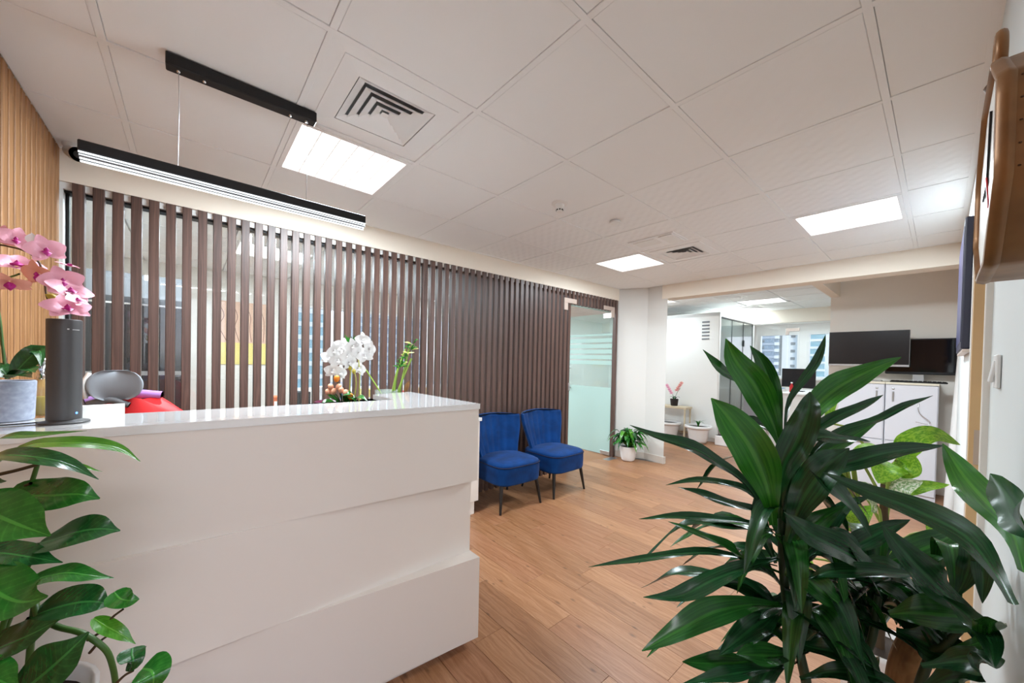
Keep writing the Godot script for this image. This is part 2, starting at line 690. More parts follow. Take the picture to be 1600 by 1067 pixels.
func shell():
	# floor: planks running along z, as far as they can be told apart; one sheet of the same wood beyond
	var fl := struct_root("floor", "warm brown wood plank floor of the reception and office")
	piece(fl, "underlay", -1.3, 11.7, -0.10, -0.012, -6.6, 0.6, "subfloor")
	var pw := 0.178
	var lengths := [0.92, 1.2, 0.92, 0.92]
	var meshes := {}
	var col := 0
	var x := -0.545
	while x < 7.35:
		var z: float = 0.34 - fposmod(col * 0.41, 0.92)
		var back := -3.2 if x < 5.2 else -3.6
		var front := 0.34
		z = 0.34
		var first := true
		while z > back:
			var L: float = lengths[(col + int(absf(z) * 3.0)) % 4]
			if first:
				L = 0.25 + fposmod(col * 0.37, 0.9)
				first = false
			var zz := maxf(z - L, back)
			L = z - zz
			if L < 0.05:
				break
			var key := int(roundf(L * 1000.0))
			if not meshes.has(key):
				meshes[key] = plank_mesh(pw - 0.0012, L - 0.0012)
			part(fl, "plank", meshes[key], M["plank%d" % ((col * 3 + int(absf(z) * 7.0)) % 4)], Vector3(x + pw / 2, 0, (z + zz) / 2))
			z = zz
		x += pw
		col += 1
	var rest := part(fl, "plank_sheet", join([[box(6.4, 0.012, 3.4), at(2.0, -0.006, -4.9)], [box(3.6, 0.012, 3.0), at(7.0, -0.006, -5.1)], [box(4.3, 0.012, 7.2), at(9.5, -0.006, -3.0)]]), M.plank2)
	rest.set_meta("kind", "stuff")

	# ceiling of the reception: slab, T-bars, tiles
	var ce := struct_root("ceiling", "white pressed tile ceiling on a T-bar grid")
	piece(ce, "slab", -1.4, 11.8, CEIL + 0.46, CEIL + 0.60, -6.7, 0.7, "wall")
	var skip := {Vector2i(2, 0): 1, Vector2i(2, 1): 1, Vector2i(7, 0): 1, Vector2i(7, 3): 1, Vector2i(7, 1): 1}
	var tm := box(0.574, 0.016, 0.574, 0.002)
	for i in range(0, 10):
		for j in range(-1, 5):
			if skip.has(Vector2i(i, j)):
				continue
			var x0 := maxf(GX + 0.6 * i + 0.013, -0.545)
			var x1 := minf(GX + 0.6 * (i + 1) - 0.013, 5.0)
			var z0 := maxf(GZ + 0.6 * j + 0.013, -3.16)
			var z1 := minf(GZ + 0.6 * (j + 1) - 0.013, 0.12)
			var rough := (i >= 5 or (i == 4 and j == 3)) and j < 4 or (i == 6)
			part(ce, "tile", tm if absf(x1 - x0 - 0.574) < 1e-4 and absf(z1 - z0 - 0.574) < 1e-4 else box(x1 - x0, 0.016, z1 - z0, 0.002), M.tile if rough else M.tile_plain, Vector3((x0 + x1) / 2, CEIL + 0.0090 + rng.randf_range(-0.0008, 0.0008), (z0 + z1) / 2), Vector3(rng.randf_range(-0.003, 0.003), 0, rng.randf_range(-0.003, 0.003)))
	for i in range(1, 10):
		piece(ce, "cross_bar", GX + 0.6 * i - 0.012, GX + 0.6 * i + 0.012, CEIL - 0.001, CEIL + 0.05, -3.15, 0.10, "tbar", 0.001)
	for j in range(0, 5):
		piece(ce, "main_bar", -0.545, 4.97, CEIL - 0.0015, CEIL + 0.05, GZ + 0.6 * j - 0.012, GZ + 0.6 * j + 0.012, "tbar", 0.001)
	piece(ce, "edge_angle", 0.46, 4.97, CEIL - 0.002, CEIL + 0.03, 0.075, 0.10, "tbar")
	piece(ce, "edge_angle", -0.545, 4.80, CEIL - 0.002, CEIL + 0.004, -3.15, -3.13, "tbar")
	piece(ce, "edge_angle", 4.955, 4.975, CEIL - 0.002, CEIL + 0.004, -2.5, 0.10, "tbar")

	# office ceiling beyond
	var oc := struct_root("ceiling_office", "white panel ceiling of the office behind")
	var y := OFFICE_CEIL
	for i in range(0, 12):
		for j in range(0, 8):
			var cx := 4.95 + 0.6 * i
			var cz := -1.05 - 0.7 * j
			if cx > 9.1:
				continue
			var l := (i == 4 and j == 1) or (i == 2 and j == 3) or (i == 6 and j == 2) or (i == 4 and j == 5)
			if not l:
				piece(oc, "tile", cx + 0.006, cx + 0.594, y, y + 0.02, cz - 0.694, cz - 0.006, "tile_plain")
	for i in range(0, 8):
		for j in range(0, 5):
			var cx := -1.2 + 0.76 * i
			var cz := -3.30 - 0.66 * j
			var l := (i == 2 and j == 2) or (i == 5 and j == 1) or (i == 6 and j == 3) or (i == 1 and j == 0)
			if cx < 4.85 and not l:
				piece(oc, "tile", cx + 0.006, cx + 0.754, y, y + 0.02, cz - 0.654, cz - 0.006, "tile_plain")
	piece(oc, "lining", -1.3, 11.7, y + 0.03, y + 0.06, -6.6, -3.25, "tbar")
	piece(oc, "lining", 4.9, 11.7, y + 0.03, y + 0.06, -3.25, 0.3, "tbar")
	piece(oc, "ceiling_board", 9.1, 11.6, y, y + 0.02, -6.5, -0.8, "wall")
	piece(oc, "ceiling_board", 5.19, 6.3, y, y + 0.02, -1.05, 0.25, "wall_grey")

	# walls
	slab("wall_header", -0.60, 4.80, 2.315, CEIL + 0.47, -3.30, -3.15, "header", "cream wall band above the slats")
	slab("wall_right", 0.46, 1.87, 0, CEIL + 0.47, 0.10, 0.24, "wall_cool", "white wall beside the clock")
	# entrance lobby behind the camera: its glazed front lights the counter and the plants
	slab("wall_lobby_right", 0.95, 1.07, 0, CEIL + 0.47, 0.24, 2.10, "wall_white")
	slab("wall_lobby_left", -1.72, -1.60, 0, CEIL + 0.47, 0.10, 2.10, "wall_white")
	slab("wall_lobby_stub", -1.72, -0.57, 0, CEIL + 0.47, 0.10, 0.24, "wall_white")
	slab("floor_lobby", -1.72, 1.07, -0.1, -0.001, 0.34, 2.10, "plank2")
	slab("ceiling_lobby", -1.72, 1.07, CEIL, CEIL + 0.6, 0.125, 2.10, "tile_plain")
	slab("wall_lobby_front", -1.72, 1.07, 2.35, CEIL + 0.47, 1.98, 2.10, "wall_white")
	for q in [[-0.35, "added fill lamp panel behind the viewer, by the side wall"], [0.40, "added fill lamp panel behind the viewer, by the clock wall"]]:  # unseen lamps, added to brighten the counter front and the plants
		var lo := thing("added_lobby_lamp", q[1], "lamp", Vector3(q[0], CEIL, 0.95), 0.0, "added lobby fill lamp panels")
		piece(lo, "frame", -0.30, 0.30, -0.012, -0.001, -0.30, 0.30, "tbar", 0.002)
		piece(lo, "diffuser_panel", -0.27, 0.27, -0.016, -0.012, -0.27, 0.27, "lamp_face")
		panel_light("lamp_light", Vector3(0, -0.03, 0), Vector2(0.54, 0.54), 0.36, Color(0.98, 0.98, 1.0), lo)
	var wl := struct_root("window_5", "glazed entrance front behind the viewer")
	for i in 3:
		piece(wl, "pane", -1.58 + 0.845 * i, -0.785 + 0.845 * i, 0.04, 2.33, 2.035, 2.045, "glass")
	for i in 4:
		piece(wl, "mullion", -1.62 + 0.845 * i, -1.58 + 0.845 * i, 0.0, 2.35, 2.01, 2.07, "white_plastic")
	piece(wl, "bottom_rail", -1.6, 0.95, 0.0, 0.04, 2.01, 2.07, "white_plastic")
	slab("wall_right_far", 2.60, 5.05, 0, CEIL + 0.47, 0.10, 0.24, "wall_cool")
	slab("wall_right_niche", 5.05, 6.45, 0, CEIL + 0.47, 0.19, 0.30, "wall_white")
	slab("wall_above_door", 1.87, 2.60, 2.10, CEIL + 0.47, 0.10, 0.24, "wall_cool")
	slab("wall_behind_door", 1.60, 2.90, 0, CEIL + 0.1, 0.50, 0.55, "wall")
	slab("wall_passage_near", 1.60, 1.66, 0, CEIL + 0.1, 0.24, 0.5, "wall")
	slab("wall_passage_far", 2.84, 2.90, 0, CEIL + 0.1, 0.24, 0.5, "wall")
	slab("wall_niche", 6.30, 6.42, 0, CEIL + 0.47, -0.96, 0.20, "wall_grey", "grey beige wall behind the monitors")
	slab("wall_office_side", 6.42, 11.6, 0, CEIL + 0.47, -0.86, -0.74, "wall")
	slab("wall_office_back_left", -1.3, 1.15, 0, CEIL + 0.47, -6.60, -6.45, "wall")
	slab("wall_office_back_right", 4.70, 11.6, 0, CEIL + 0.47, -6.60, -6.45, "wall")
	slab("wall_office_back_low", 1.15, 4.70, 0, 0.85, -6.60, -6.45, "wall")
	slab("wall_office_back_high", 1.15, 4.70, 2.2, CEIL + 0.47, -6.60, -6.45, "wall")
	slab("wall_office_left", -1.35, -1.2, 0, CEIL + 0.47, -6.6, -3.2, "wall")
	slab("wall_left_core", -0.70, -0.575, 0, CEIL + 0.47, -3.35, 0.10, "wall")
	slab("wall_left_return", -1.35, -0.56, 0, CEIL + 0.47, -3.30, -3.16, "wall")
	slab("wall_bulkhead", 9.0, 9.12, 2.272, CEIL + 0.47, -6.5, -0.8, "header", "cream band above the glass partition")
	# window wall of the far side
	slab("wall_window_low", 11.5, 11.65, 0, 1.12, -6.6, -0.74, "wall_white")
	slab("wall_window_high", 11.5, 11.65, 2.24, CEIL + 0.47, -6.6, -0.74, "wall_white")
	for q in [[-6.6, -3.2], [-2.33, -2.17], [-1.2, -0.74]]:
		slab("wall_window_pier", 11.5, 11.65, 1.12, 2.24, q[0], q[1], "wall_white")
	# beam over the opening, and the short beam to the niche wall
	struct("beam", prism([Vector2(4.985, -2.58), Vector2(5.20, -2.58), Vector2(5.20, 0.24), Vector2(4.985, 0.24)], 2.30, CEIL + 0.47), M.header, Vector3.ZERO, "cream beam over the opening to the office")
	slab("beam_short", 5.20, 6.31, 2.30, CEIL + 0.47, -0.96, -0.87, "header")
	# pillar with slanting face
	var pil := struct_root("pillar", "white pillar between glass door and office opening")
	part(pil, "shaft", prism([Vector2(4.80, -3.15), Vector2(5.02, -2.81), Vector2(4.99, -2.50), Vector2(5.30, -2.67), Vector2(5.30, -3.30), Vector2(4.80, -3.30)], 0.0, CEIL + 0.47), M.wall_pillar)
	part(pil, "baseboard", prism([Vector2(4.81, -3.155), Vector2(5.03, -2.815), Vector2(5.018, -2.80), Vector2(5.008, -2.808), Vector2(4.79, -3.145)], 0.0, 0.095), M.baseboard)
	part(pil, "baseboard", prism([Vector2(5.008, -2.808), Vector2(4.978, -2.490), Vector2(5.03, -2.490), Vector2(5.03, -2.808)], 0.0, 0.095), M.baseboard)
	var tr := slab("trim_1", 6.42, 9.0, 0, 0.09, -0.875, -0.86, "baseboard")
	tr.name = "baseboard_office"

	# glass partition behind the slats
	var w := struct_root("window_1", "clear glass partition in black frame behind the slats")
	var gx := [-0.53, 0.52, 1.58, 2.64, 3.69]
	for i in 4:
		piece(w, "pane", gx[i] + 0.008, gx[i + 1] - 0.008, 0.03, 2.268, -3.249, -3.241, "glass")
	for i in 5:
		piece(w, "mullion", gx[i] - 0.007, gx[i] + 0.007, 0.0, 2.29, -3.262, -3.228, "black_metal")
	piece(w, "top_rail", -0.535, 3.70, 2.266, 2.278, -3.262, -3.190, "black_metal")
	piece(w, "bottom_rail", -0.535, 3.70, 0.0, 0.03, -3.262, -3.228, "black_metal")
	piece(w, "lintel", -0.56, 4.80, 2.278, 2.316, -3.285, -3.166, "white_plastic")
	piece(w, "side_post", -0.56, -0.536, 0.0, 2.278, -3.29, -3.17, "white_plastic")
	# back window of the office
	var w2 := struct_root("window_2", "wide office window with white frame")
	piece(w2, "pane", 1.17, 2.92, 0.87, 2.18, -6.53, -6.52, "glass")
	piece(w2, "pane", 2.98, 4.68, 0.87, 2.18, -6.53, -6.52, "glass")
	for xx in [1.15, 2.92, 4.67]:
		piece(w2, "mullion", xx, xx + 0.05, 0.85, 2.2, -6.55, -6.49, "white_plastic")
	for yy in [0.85, 2.15]:
		piece(w2, "rail", 1.15, 4.72, yy, yy + 0.05, -6.55, -6.49, "white_plastic")
	var w3 := struct_root("window_3", "window onto white tower blocks")
	for q in [[-3.2, -2.33], [-2.17, -1.2]]:
		piece(w3, "pane", 11.56, 11.57, 1.12, 2.24, q[0], q[1], "glass")
		piece(w3, "rail", 11.48, 11.60, 1.12, 1.16, q[0], q[1], "white_plastic")
		piece(w3, "rail", 11.48, 11.60, 2.20, 2.24, q[0], q[1], "white_plastic")
		piece(w3, "stile", 11.48, 11.60, 1.12, 2.24, q[0], q[0] + 0.04, "white_plastic")
		piece(w3, "stile", 11.48, 11.60, 1.12, 2.24, q[1] - 0.04, q[1], "white_plastic")
	piece(w3, "sill", 11.38, 11.52, 1.08, 1.12, -6.4, -0.9, "white_plastic")
	# frameless glass partition of the far room
	var w4 := struct_root("window_4", "frameless glass partition with clamp fitting below cream band")
	piece(w4, "pane", 9.05, 9.062, 0.02, 2.25, -2.58, -2.03, "glass")
	piece(w4, "pane", 9.05, 9.062, 0.02, 2.25, -2.02, -0.9, "glass")
	piece(w4, "top_channel", 9.03, 9.08, 2.245, 2.272, -2.6, -0.88, "white_plastic")
	piece(w4, "clamp", 9.035, 9.075, 2.10, 2.16, -2.06, -1.84, "tan_plate")
	piece(w4, "clamp", 9.035, 9.075, 2.03, 2.10, -2.06, -2.01, "tan_plate")

	glass_door()
	# doorway on the right wall: tan timber jambs
	var d := struct_root("door_2", "doorway with pale timber jambs in the right wall")
	piece(d, "jamb", 2.575, 2.605, 0, 2.10, 0.085, 0.25, "door_wood", 0.002)
	piece(d, "jamb", 1.865, 1.895, 0, 2.10, 0.085, 0.25, "wall", 0.002)
	piece(d, "head", 1.87, 2.60, 2.075, 2.105, 0.085, 0.25, "door_wood", 0.002)
	piece(d, "casing", 2.605, 2.66, 0, 2.15, 0.082, 0.10, "white_plastic", 0.004)
	piece(d, "strike_plate", 2.570, 2.576, 0.98, 1.13, 0.10, 0.135, "tan_plate")

func plank_mesh(w: float, l: float) -> Mesh:
	var b := 0.0008
	var st := SurfaceTool.new()
	st.begin(Mesh.PRIMITIVE_TRIANGLES)
	var hw := w / 2
	var hl := l / 2
	var ring := [Vector2(-1, -1), Vector2(1, -1), Vector2(1, 1), Vector2(-1, 1)]
	var top := []
	var low := []
	for q in ring:
		top.append(Vector3(q.x * (hw - b), 0, q.y * (hl - b)))
		low.append(Vector3(q.x * hw, -b, q.y * hl))
	var put := func(v: Vector3, n: Vector3):
		st.set_normal(n)
		st.set_uv(Vector2(v.x / 0.178 + 0.5, v.z / 1.2 + 0.5))
		st.add_vertex(v)
	for k in [0, 1, 2, 0, 2, 3]:
		put.call(top[k], Vector3.UP)
	for k in 4:
		var a: Vector3 = top[k]
		var b2: Vector3 = top[(k + 1) % 4]
		var c: Vector3 = low[(k + 1) % 4]
		var e: Vector3 = low[k]
		var n := ((a + b2) * 0.5).normalized() + Vector3.UP
		for v in [a, c, b2, a, e, c]:
			put.call(v, n.normalized())
		var g: Vector3 = c + Vector3(0, -0.011, 0)
		var h: Vector3 = e + Vector3(0, -0.011, 0)
		for v in [e, g, c, e, h, g]:
			put.call(v, Vector3(a.x + b2.x, 0, a.z + b2.z).normalized())
	return st.commit()

func glass_door():
	var o := struct_root("door_1", "open frosted glass door with steel pull handle")
	# leaf swung open at right angles: plane x = 4.73, hinge at z = -3.20
	piece(o, "glass_leaf", 4.724, 4.736, 0.012, 2.13, -4.07, -3.20, "glass_door", 0.001)
	piece(o, "frosted_film", 4.7215, 4.7235, 0.014, 1.02, -4.069, -3.201, "glass_frost")
	for k in 5:
		piece(o, "frosted_stripe", 4.7215, 4.7235, 1.36 + 0.085 * k, 1.42 + 0.085 * k, -4.069, -3.201, "glass_frost")
	piece(o, "frosted_film", 4.7215, 4.7235, 1.80, 1.83, -4.069, -3.201, "glass_frost")
	part(o, "handle", tube([Vector3(4.724, 1.30, -3.98), Vector3(4.66, 1.30, -3.98), Vector3(4.655, 1.26, -3.98), Vector3(4.655, 1.02, -3.98), Vector3(4.66, 0.98, -3.98), Vector3(4.724, 0.98, -3.98)], 0.009, 0.009, 8, 20), M.steel)
	piece(o, "lock", 4.715, 4.745, 0.92, 1.02, -4.07, -3.99, "steel", 0.004)
	piece(o, "pivot_patch", 4.712, 4.748, 2.06, 2.135, -3.36, -3.195, "steel", 0.003)
	piece(o, "pivot_patch", 4.712, 4.748, 0.012, 0.07, -3.36, -3.195, "steel", 0.003)
	piece(o, "floor_spring_plate", 4.50, 4.72, 0.0, 0.003, -3.16, -3.06, "steel")
	# clamp fittings at the corners of the opening, on the slats
	piece(o, "corner_patch", 3.56, 3.80, 2.145, 2.205, -3.14, -3.125, "tan_plate", 0.003)
	piece(o, "corner_patch", 3.56, 3.63, 2.05, 2.145, -3.14, -3.125, "tan_plate", 0.003)
	piece(o, "corner_patch", 4.40, 4.66, 2.145, 2.20, -3.14, -3.125, "tan_plate", 0.003)
	piece(o, "corner_patch", 4.58, 4.66, 2.05, 2.145, -3.14, -3.125, "tan_plate", 0.003)
	piece(o, "glass_edge", 3.69, 4.70, 2.128, 2.143, -3.205, -3.19, "glass_frost")
	piece(o, "strike", 3.685, 3.71, 1.02, 1.12, -3.15, -3.135, "steel", 0.003)

func slat_screen():
	var o := thing("slat_screen", "dark walnut vertical slat screen spanning the glass partition", "slat screen", Vector3(-0.5, 0, -3.17))
	var full := slat_mesh(2.313, 0.0)
	var short := slat_mesh(2.313, 2.145)
	for k in 70:
		var x := k * 0.0757
		var wx := -0.5 + x
		var over: bool = wx > 3.68 and wx < 4.66
		part(o, "slat", short if over else full, M["walnut%d" % ((k * 7 + k / 3) % 3)], Vector3(x, 0, 0))

func slat_mesh(y1: float, y0: float) -> Mesh:
	var st := SurfaceTool.new()
	st.begin(Mesh.PRIMITIVE_TRIANGLES)
	var w := 0.0455
	var f := 0.025
	var b := 0.0025
	# plan outline, chamfered front edges
	var P := [Vector2(0, -f), Vector2(0, f - b), Vector2(b, f), Vector2(w - b, f), Vector2(w, f - b), Vector2(w, -f)]
	var run := 0.0
	for i in 6:
		var a: Vector2 = P[i]
		var c: Vector2 = P[(i + 1) % 6]
		var e := c - a
		var n := Vector3(-e.y, 0, e.x).normalized()
		var u0 := run
		var u1 := run + e.length() / 0.14
		run = u1
		for q in [[a, y0, u0], [a, y1, u0], [c, y1, u1], [a, y0, u0], [c, y1, u1], [c, y0, u1]]:
			st.set_normal(n)
			st.set_uv(Vector2(q[2], q[1] / 2.4))
			st.add_vertex(Vector3(q[0].x, q[1], q[0].y))
	for yy in [[y0, Vector3.DOWN], [y1, Vector3.UP]]:
		for k in [0, 2, 3, 0, 3, 5, 0, 1, 2, 3, 4, 5]:
			st.set_normal(yy[1])
			st.set_uv(Vector2(P[k].x, P[k].y) * 5.0)
			st.add_vertex(Vector3(P[k].x, yy[0], P[k].y))
	return st.commit()

func oak_wall():
	var o := struct_root("wall_left", "pale oak fluted board wall behind the counter")
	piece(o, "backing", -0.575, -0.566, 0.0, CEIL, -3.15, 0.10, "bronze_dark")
	var meshes := []
	for v in 3:
		meshes.append(oak_board(0.056 - 0.006 * v))
	var z := -3.148
	var k := 0
	while z < 0.03:
		var v := [0, 2, 0, 1, 0, 2, 1][k % 7] as int
		part(o, "oak_board", meshes[v], M["oak%d" % (k % 3)], Vector3(-0.566, 0, z))
		z += 0.056 - 0.006 * v + 0.017
		k += 1

func oak_board(w: float) -> Mesh:
	var st := SurfaceTool.new()
	st.begin(Mesh.PRIMITIVE_TRIANGLES)
	var d := 0.021
	var P := [Vector2(0, 0), Vector2(d - 0.003, 0), Vector2(d, 0.003), Vector2(d, w - 0.003), Vector2(d - 0.003, w), Vector2(0, w)]
	var run := 0.0
	for i in 5:
		var a: Vector2 = P[i]
		var c: Vector2 = P[i + 1]
		var e := c - a
		var n := Vector3(e.y, 0, -e.x).normalized()
		var u0 := run
		var u1 := run + e.length() / 0.1
		run = u1
		for q in [[a, 0.0, u0], [c, CEIL, u1], [a, CEIL, u0], [a, 0.0, u0], [c, 0.0, u1], [c, CEIL, u1]]:
			st.set_normal(n)
			st.set_uv(Vector2(q[2], q[1] / 2.4))
			st.add_vertex(Vector3(q[0].x, q[1], q[0].y))
	return st.commit()

# ------------------------------------------------------------------ reception counter
func counter():
	var o := thing("reception_counter", "glossy white L-shaped reception counter with three offset front panels", "counter", Vector3(0.3, 0, -1.7))
	var off := Vector3(-0.3, 0, 1.7)
	var quad := func(zr: float, zl: float, xr: float, back: float) -> Array:
		return [Vector2(xr, zr), Vector2(-0.54, zl), Vector2(-0.54, back), Vector2(xr, back)]
	part(o, "upper_panel", prism(quad.call(-1.475, -1.553, 1.068, -1.62), 0.797, 1.148), M.counter_white, off)
	part(o, "middle_panel", prism(quad.call(-1.516, -1.513, 1.058, -1.62), 0.436, 0.797), M.counter_white, off)
	part(o, "lower_panel", prism(quad.call(-1.436, -1.592, 1.062, -1.65), 0.045, 0.436), M.counter_white, off)
	part(o, "plinth", prism(quad.call(-1.492, -1.60, 1.05, -1.70), 0.0, 0.047), M.counter_white, off)
	part(o, "counter_top", prism([Vector2(1.072, -1.470), Vector2(-0.54, -1.549), Vector2(-0.54, -1.86), Vector2(0.80, -1.84), Vector2(0.80, -2.15), Vector2(1.072, -2.24)], 1.148, 1.174), M.counter_top, off)
	piece(o, "side_panel", 0.742, 0.768, 0.0, 1.148, -0.54, -0.02, "counter_white")
	piece(o, "inner_panel", -0.83, 0.5, 0.0, 1.148, -0.12, -0.09, "counter_white")
	piece(o, "wing_panel", 0.51, 0.53, 0.0, 1.148, -0.46, -0.12, "counter_white")
	var d := thing("work_desk", "white staff desk hidden behind the reception counter", "desk", Vector3(0.25, 0, -2.1))
	piece(d, "desk_top", 0.0, 0.5, 0.80, 0.83, -0.28, 0.20, "counter_white", 0.003)
	piece(d, "leg_panel", 0.45, 0.48, 0, 0.80, -0.26, 0.18, "counter_white")
	piece(d, "leg_panel", 0.02, 0.05, 0, 0.80, -0.26, 0.18, "counter_white")
	var c := thing("side_cabinet", "low white cabinet between counter wing and blue chair", "cabinet", Vector3(1.6, 0, -2.9))
	piece(c, "body", -0.40, 0.385, 0.115, 0.84, -0.18, 0.18, "counter_white", 0.003)
	piece(c, "cabinet_top", -0.41, 0.395, 0.84, 0.87, -0.19, 0.20, "counter_top", 0.003)
	piece(c, "plinth", -0.36, 0.345, 0.0, 0.115, -0.15, 0.17, "counter_white")

# ------------------------------------------------------------------ ceiling fittings
func ceiling_fittings():
	troffer(GX + 1.2, GZ, "square louvred ceiling lamp above the slats, beside the square air diffuser", 2.35, true)
	troffer(GX + 4.2, GZ, "bright square ceiling lamp panel near the white pillar", 1.0, false)
	troffer(GX + 4.2, GZ + 1.8, "bright square ceiling lamp panel near the niche with monitors", 2.4, false)
	diffuser(GX + 1.2, GZ + 0.6, "square white air diffuser with concentric blades beside the louvred lamp")
	diffuser(GX + 4.2, GZ + 0.6, "square white air diffuser with concentric blades next to the access grille")
	# access grille set in a tile
	var g := thing("access_grille", "narrow white return air grille with half-open flap", "grille", Vector3(3.15, CEIL, -1.69))
	piece(g, "frame", -0.14, 0.14, -0.006, 0.002, -0.21, 0.21, "tbar", 0.002)
	piece(g, "recess", -0.12, 0.12, -0.008, -0.0055, -0.19, 0.19, "tile_plain")
	piece(g, "flap", -0.10, 0.05, -0.012, -0.008, -0.18, 0.02, "white_plastic", 0.001)
	piece(g, "flap", -0.12, 0.12, -0.016, -0.008, 0.07, 0.19, "white_plastic", 0.001)
	var s := thing("smoke_detector", "round white smoke detector hanging below a ceiling tile", "detector", Vector3(1.93, CEIL, -1.76))
	part(s, "base", lathe([Vector2(0.001, -0.012), Vector2(0.048, -0.012), Vector2(0.056, -0.004), Vector2(0.056, 0.002)]), M.white_plastic)
	part(s, "body", lathe([Vector2(0.001, -0.062), Vector2(0.016, -0.062), Vector2(0.022, -0.055), Vector2(0.024, -0.045), Vector2(0.028, -0.036), Vector2(0.034, -0.012)]), M.white_plastic)
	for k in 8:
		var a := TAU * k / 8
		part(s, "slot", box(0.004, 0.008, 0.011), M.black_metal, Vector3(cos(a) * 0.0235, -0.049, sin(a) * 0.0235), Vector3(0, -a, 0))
	var q := thing("sprinkler", "small round white sprinkler disc on a ceiling tile", "sprinkler", Vector3(2.48, CEIL, -1.68))
	part(q, "disc", lathe([Vector2(0.001, -0.02), Vector2(0.040, -0.02), Vector2(0.043, -0.016), Vector2(0.043, -0.010)]), M.white_plastic)
	part(q, "neck", lathe([Vector2(0.03, -0.011), Vector2(0.03, 0.002)]), M.white_plastic)
	pendant()
	cctv()

func troffer(x0: float, z0: float, label: String, energy: float, louvre: bool):
	var o := thing("ceiling_lamp", label, "lamp", Vector3(x0 + 0.3, CEIL, z0 + 0.3))
	for s in [-1, 1]:
		piece(o, "frame", s * 0.287, s * 0.262, -0.003, 0.05, -0.287, 0.287, "tbar", 0.001)
		piece(o, "frame", -0.262, 0.262, -0.003, 0.05, s * 0.287, s * 0.262, "tbar", 0.001)
	piece(o, "diffuser_panel", -0.262, 0.262, 0.012, 0.02, -0.262, 0.262, "lamp_face")
	if louvre:
		for k in 5:
			var x := -0.262 + 0.0873 * (k + 1)
			piece(o, "louvre_blade", x - 0.002, x + 0.002, 0.001, 0.012, -0.262, 0.262, "white_plastic")
	panel_light("lamp_light", Vector3(0, -0.012, 0), Vector2(0.52, 0.52), energy, Color(0.91, 0.965, 1.0), o)

func diffuser(x0: float, z0: float, label: String):
	var o := thing("air_diffuser", label, "air vent", Vector3(x0 + 0.3, CEIL, z0 + 0.3))
	frame_ring(o, "border", 0.287, 0.24, 0.004, 0.0, "tile_plain")
	frame_ring(o, "outer_flange", 0.24, 0.167, -0.004, -0.010, "tbar")
	piece(o, "duct_back", -0.234, 0.234, 0.435, 0.44, -0.234, 0.234, "tbar")
	for s in [-1, 1]:
		piece(o, "duct_side", s * 0.234, s * 0.23, 0.012, 0.44, -0.234, 0.234, "tbar")
		piece(o, "duct_side", -0.234, 0.234, 0.012, 0.44, s * 0.234, s * 0.23, "tbar")
	var r := 0.163
	for k in 4:
		cone_ring(o, r, r - 0.031, -0.009, 0.004)
		r -= 0.038
	part(o, "centre_plate", box(0.03, 0.003, 0.03), M.tbar, Vector3(0, -0.004, 0))

func frame_ring(o: Node3D, called: String, a: float, b: float, ya: float, yb: float, m: String):
	var st := SurfaceTool.new()
	st.begin(Mesh.PRIMITIVE_TRIANGLES)
	var c := [Vector2(-1, -1), Vector2(1, -1), Vector2(1, 1), Vector2(-1, 1)]
	for k in 4:
		var p: Vector2 = c[k]
		var q: Vector2 = c[(k + 1) % 4]
		face(st, [Vector3(p.x * a, ya, p.y * a), Vector3(q.x * a, ya, q.y * a), Vector3(q.x * b, yb, q.y * b), Vector3(p.x * b, yb, p.y * b)], Vector3.DOWN)
		face(st, [Vector3(p.x * a, ya + 0.012, p.y * a), Vector3(q.x * a, ya + 0.012, q.y * a), Vector3(q.x * a, ya, q.y * a), Vector3(p.x * a, ya, p.y * a)], Vector3(p.x + q.x, 0, p.y + q.y))
		face(st, [Vector3(p.x * b, yb + 0.02, p.y * b), Vector3(q.x * b, yb + 0.02, q.y * b), Vector3(q.x * b, yb, q.y * b), Vector3(p.x * b, yb, p.y * b)], -Vector3(p.x + q.x, 0, p.y + q.y))
	part(o, called, st.commit(), M[m])

func cone_ring(o: Node3D, a: float, b: float, ya: float, yb: float):
	var st := SurfaceTool.new()
	st.begin(Mesh.PRIMITIVE_TRIANGLES)
	var c := [Vector2(-1, -1), Vector2(1, -1), Vector2(1, 1), Vector2(-1, 1)]
	for k in 4:
		var p: Vector2 = c[k]
		var q: Vector2 = c[(k + 1) % 4]
		face(st, [Vector3(p.x * a, ya, p.y * a), Vector3(q.x * a, ya, q.y * a), Vector3(q.x * b, yb, q.y * b), Vector3(p.x * b, yb, p.y * b)], Vector3.DOWN)
		face(st, [Vector3(p.x * a, ya + 0.003, p.y * a), Vector3(q.x * a, ya + 0.003, q.y * a), Vector3(q.x * b, yb + 0.003, q.y * b), Vector3(p.x * b, yb + 0.003, p.y * b)], Vector3.UP)
	part(o, "blade", st.commit(), M.tbar)

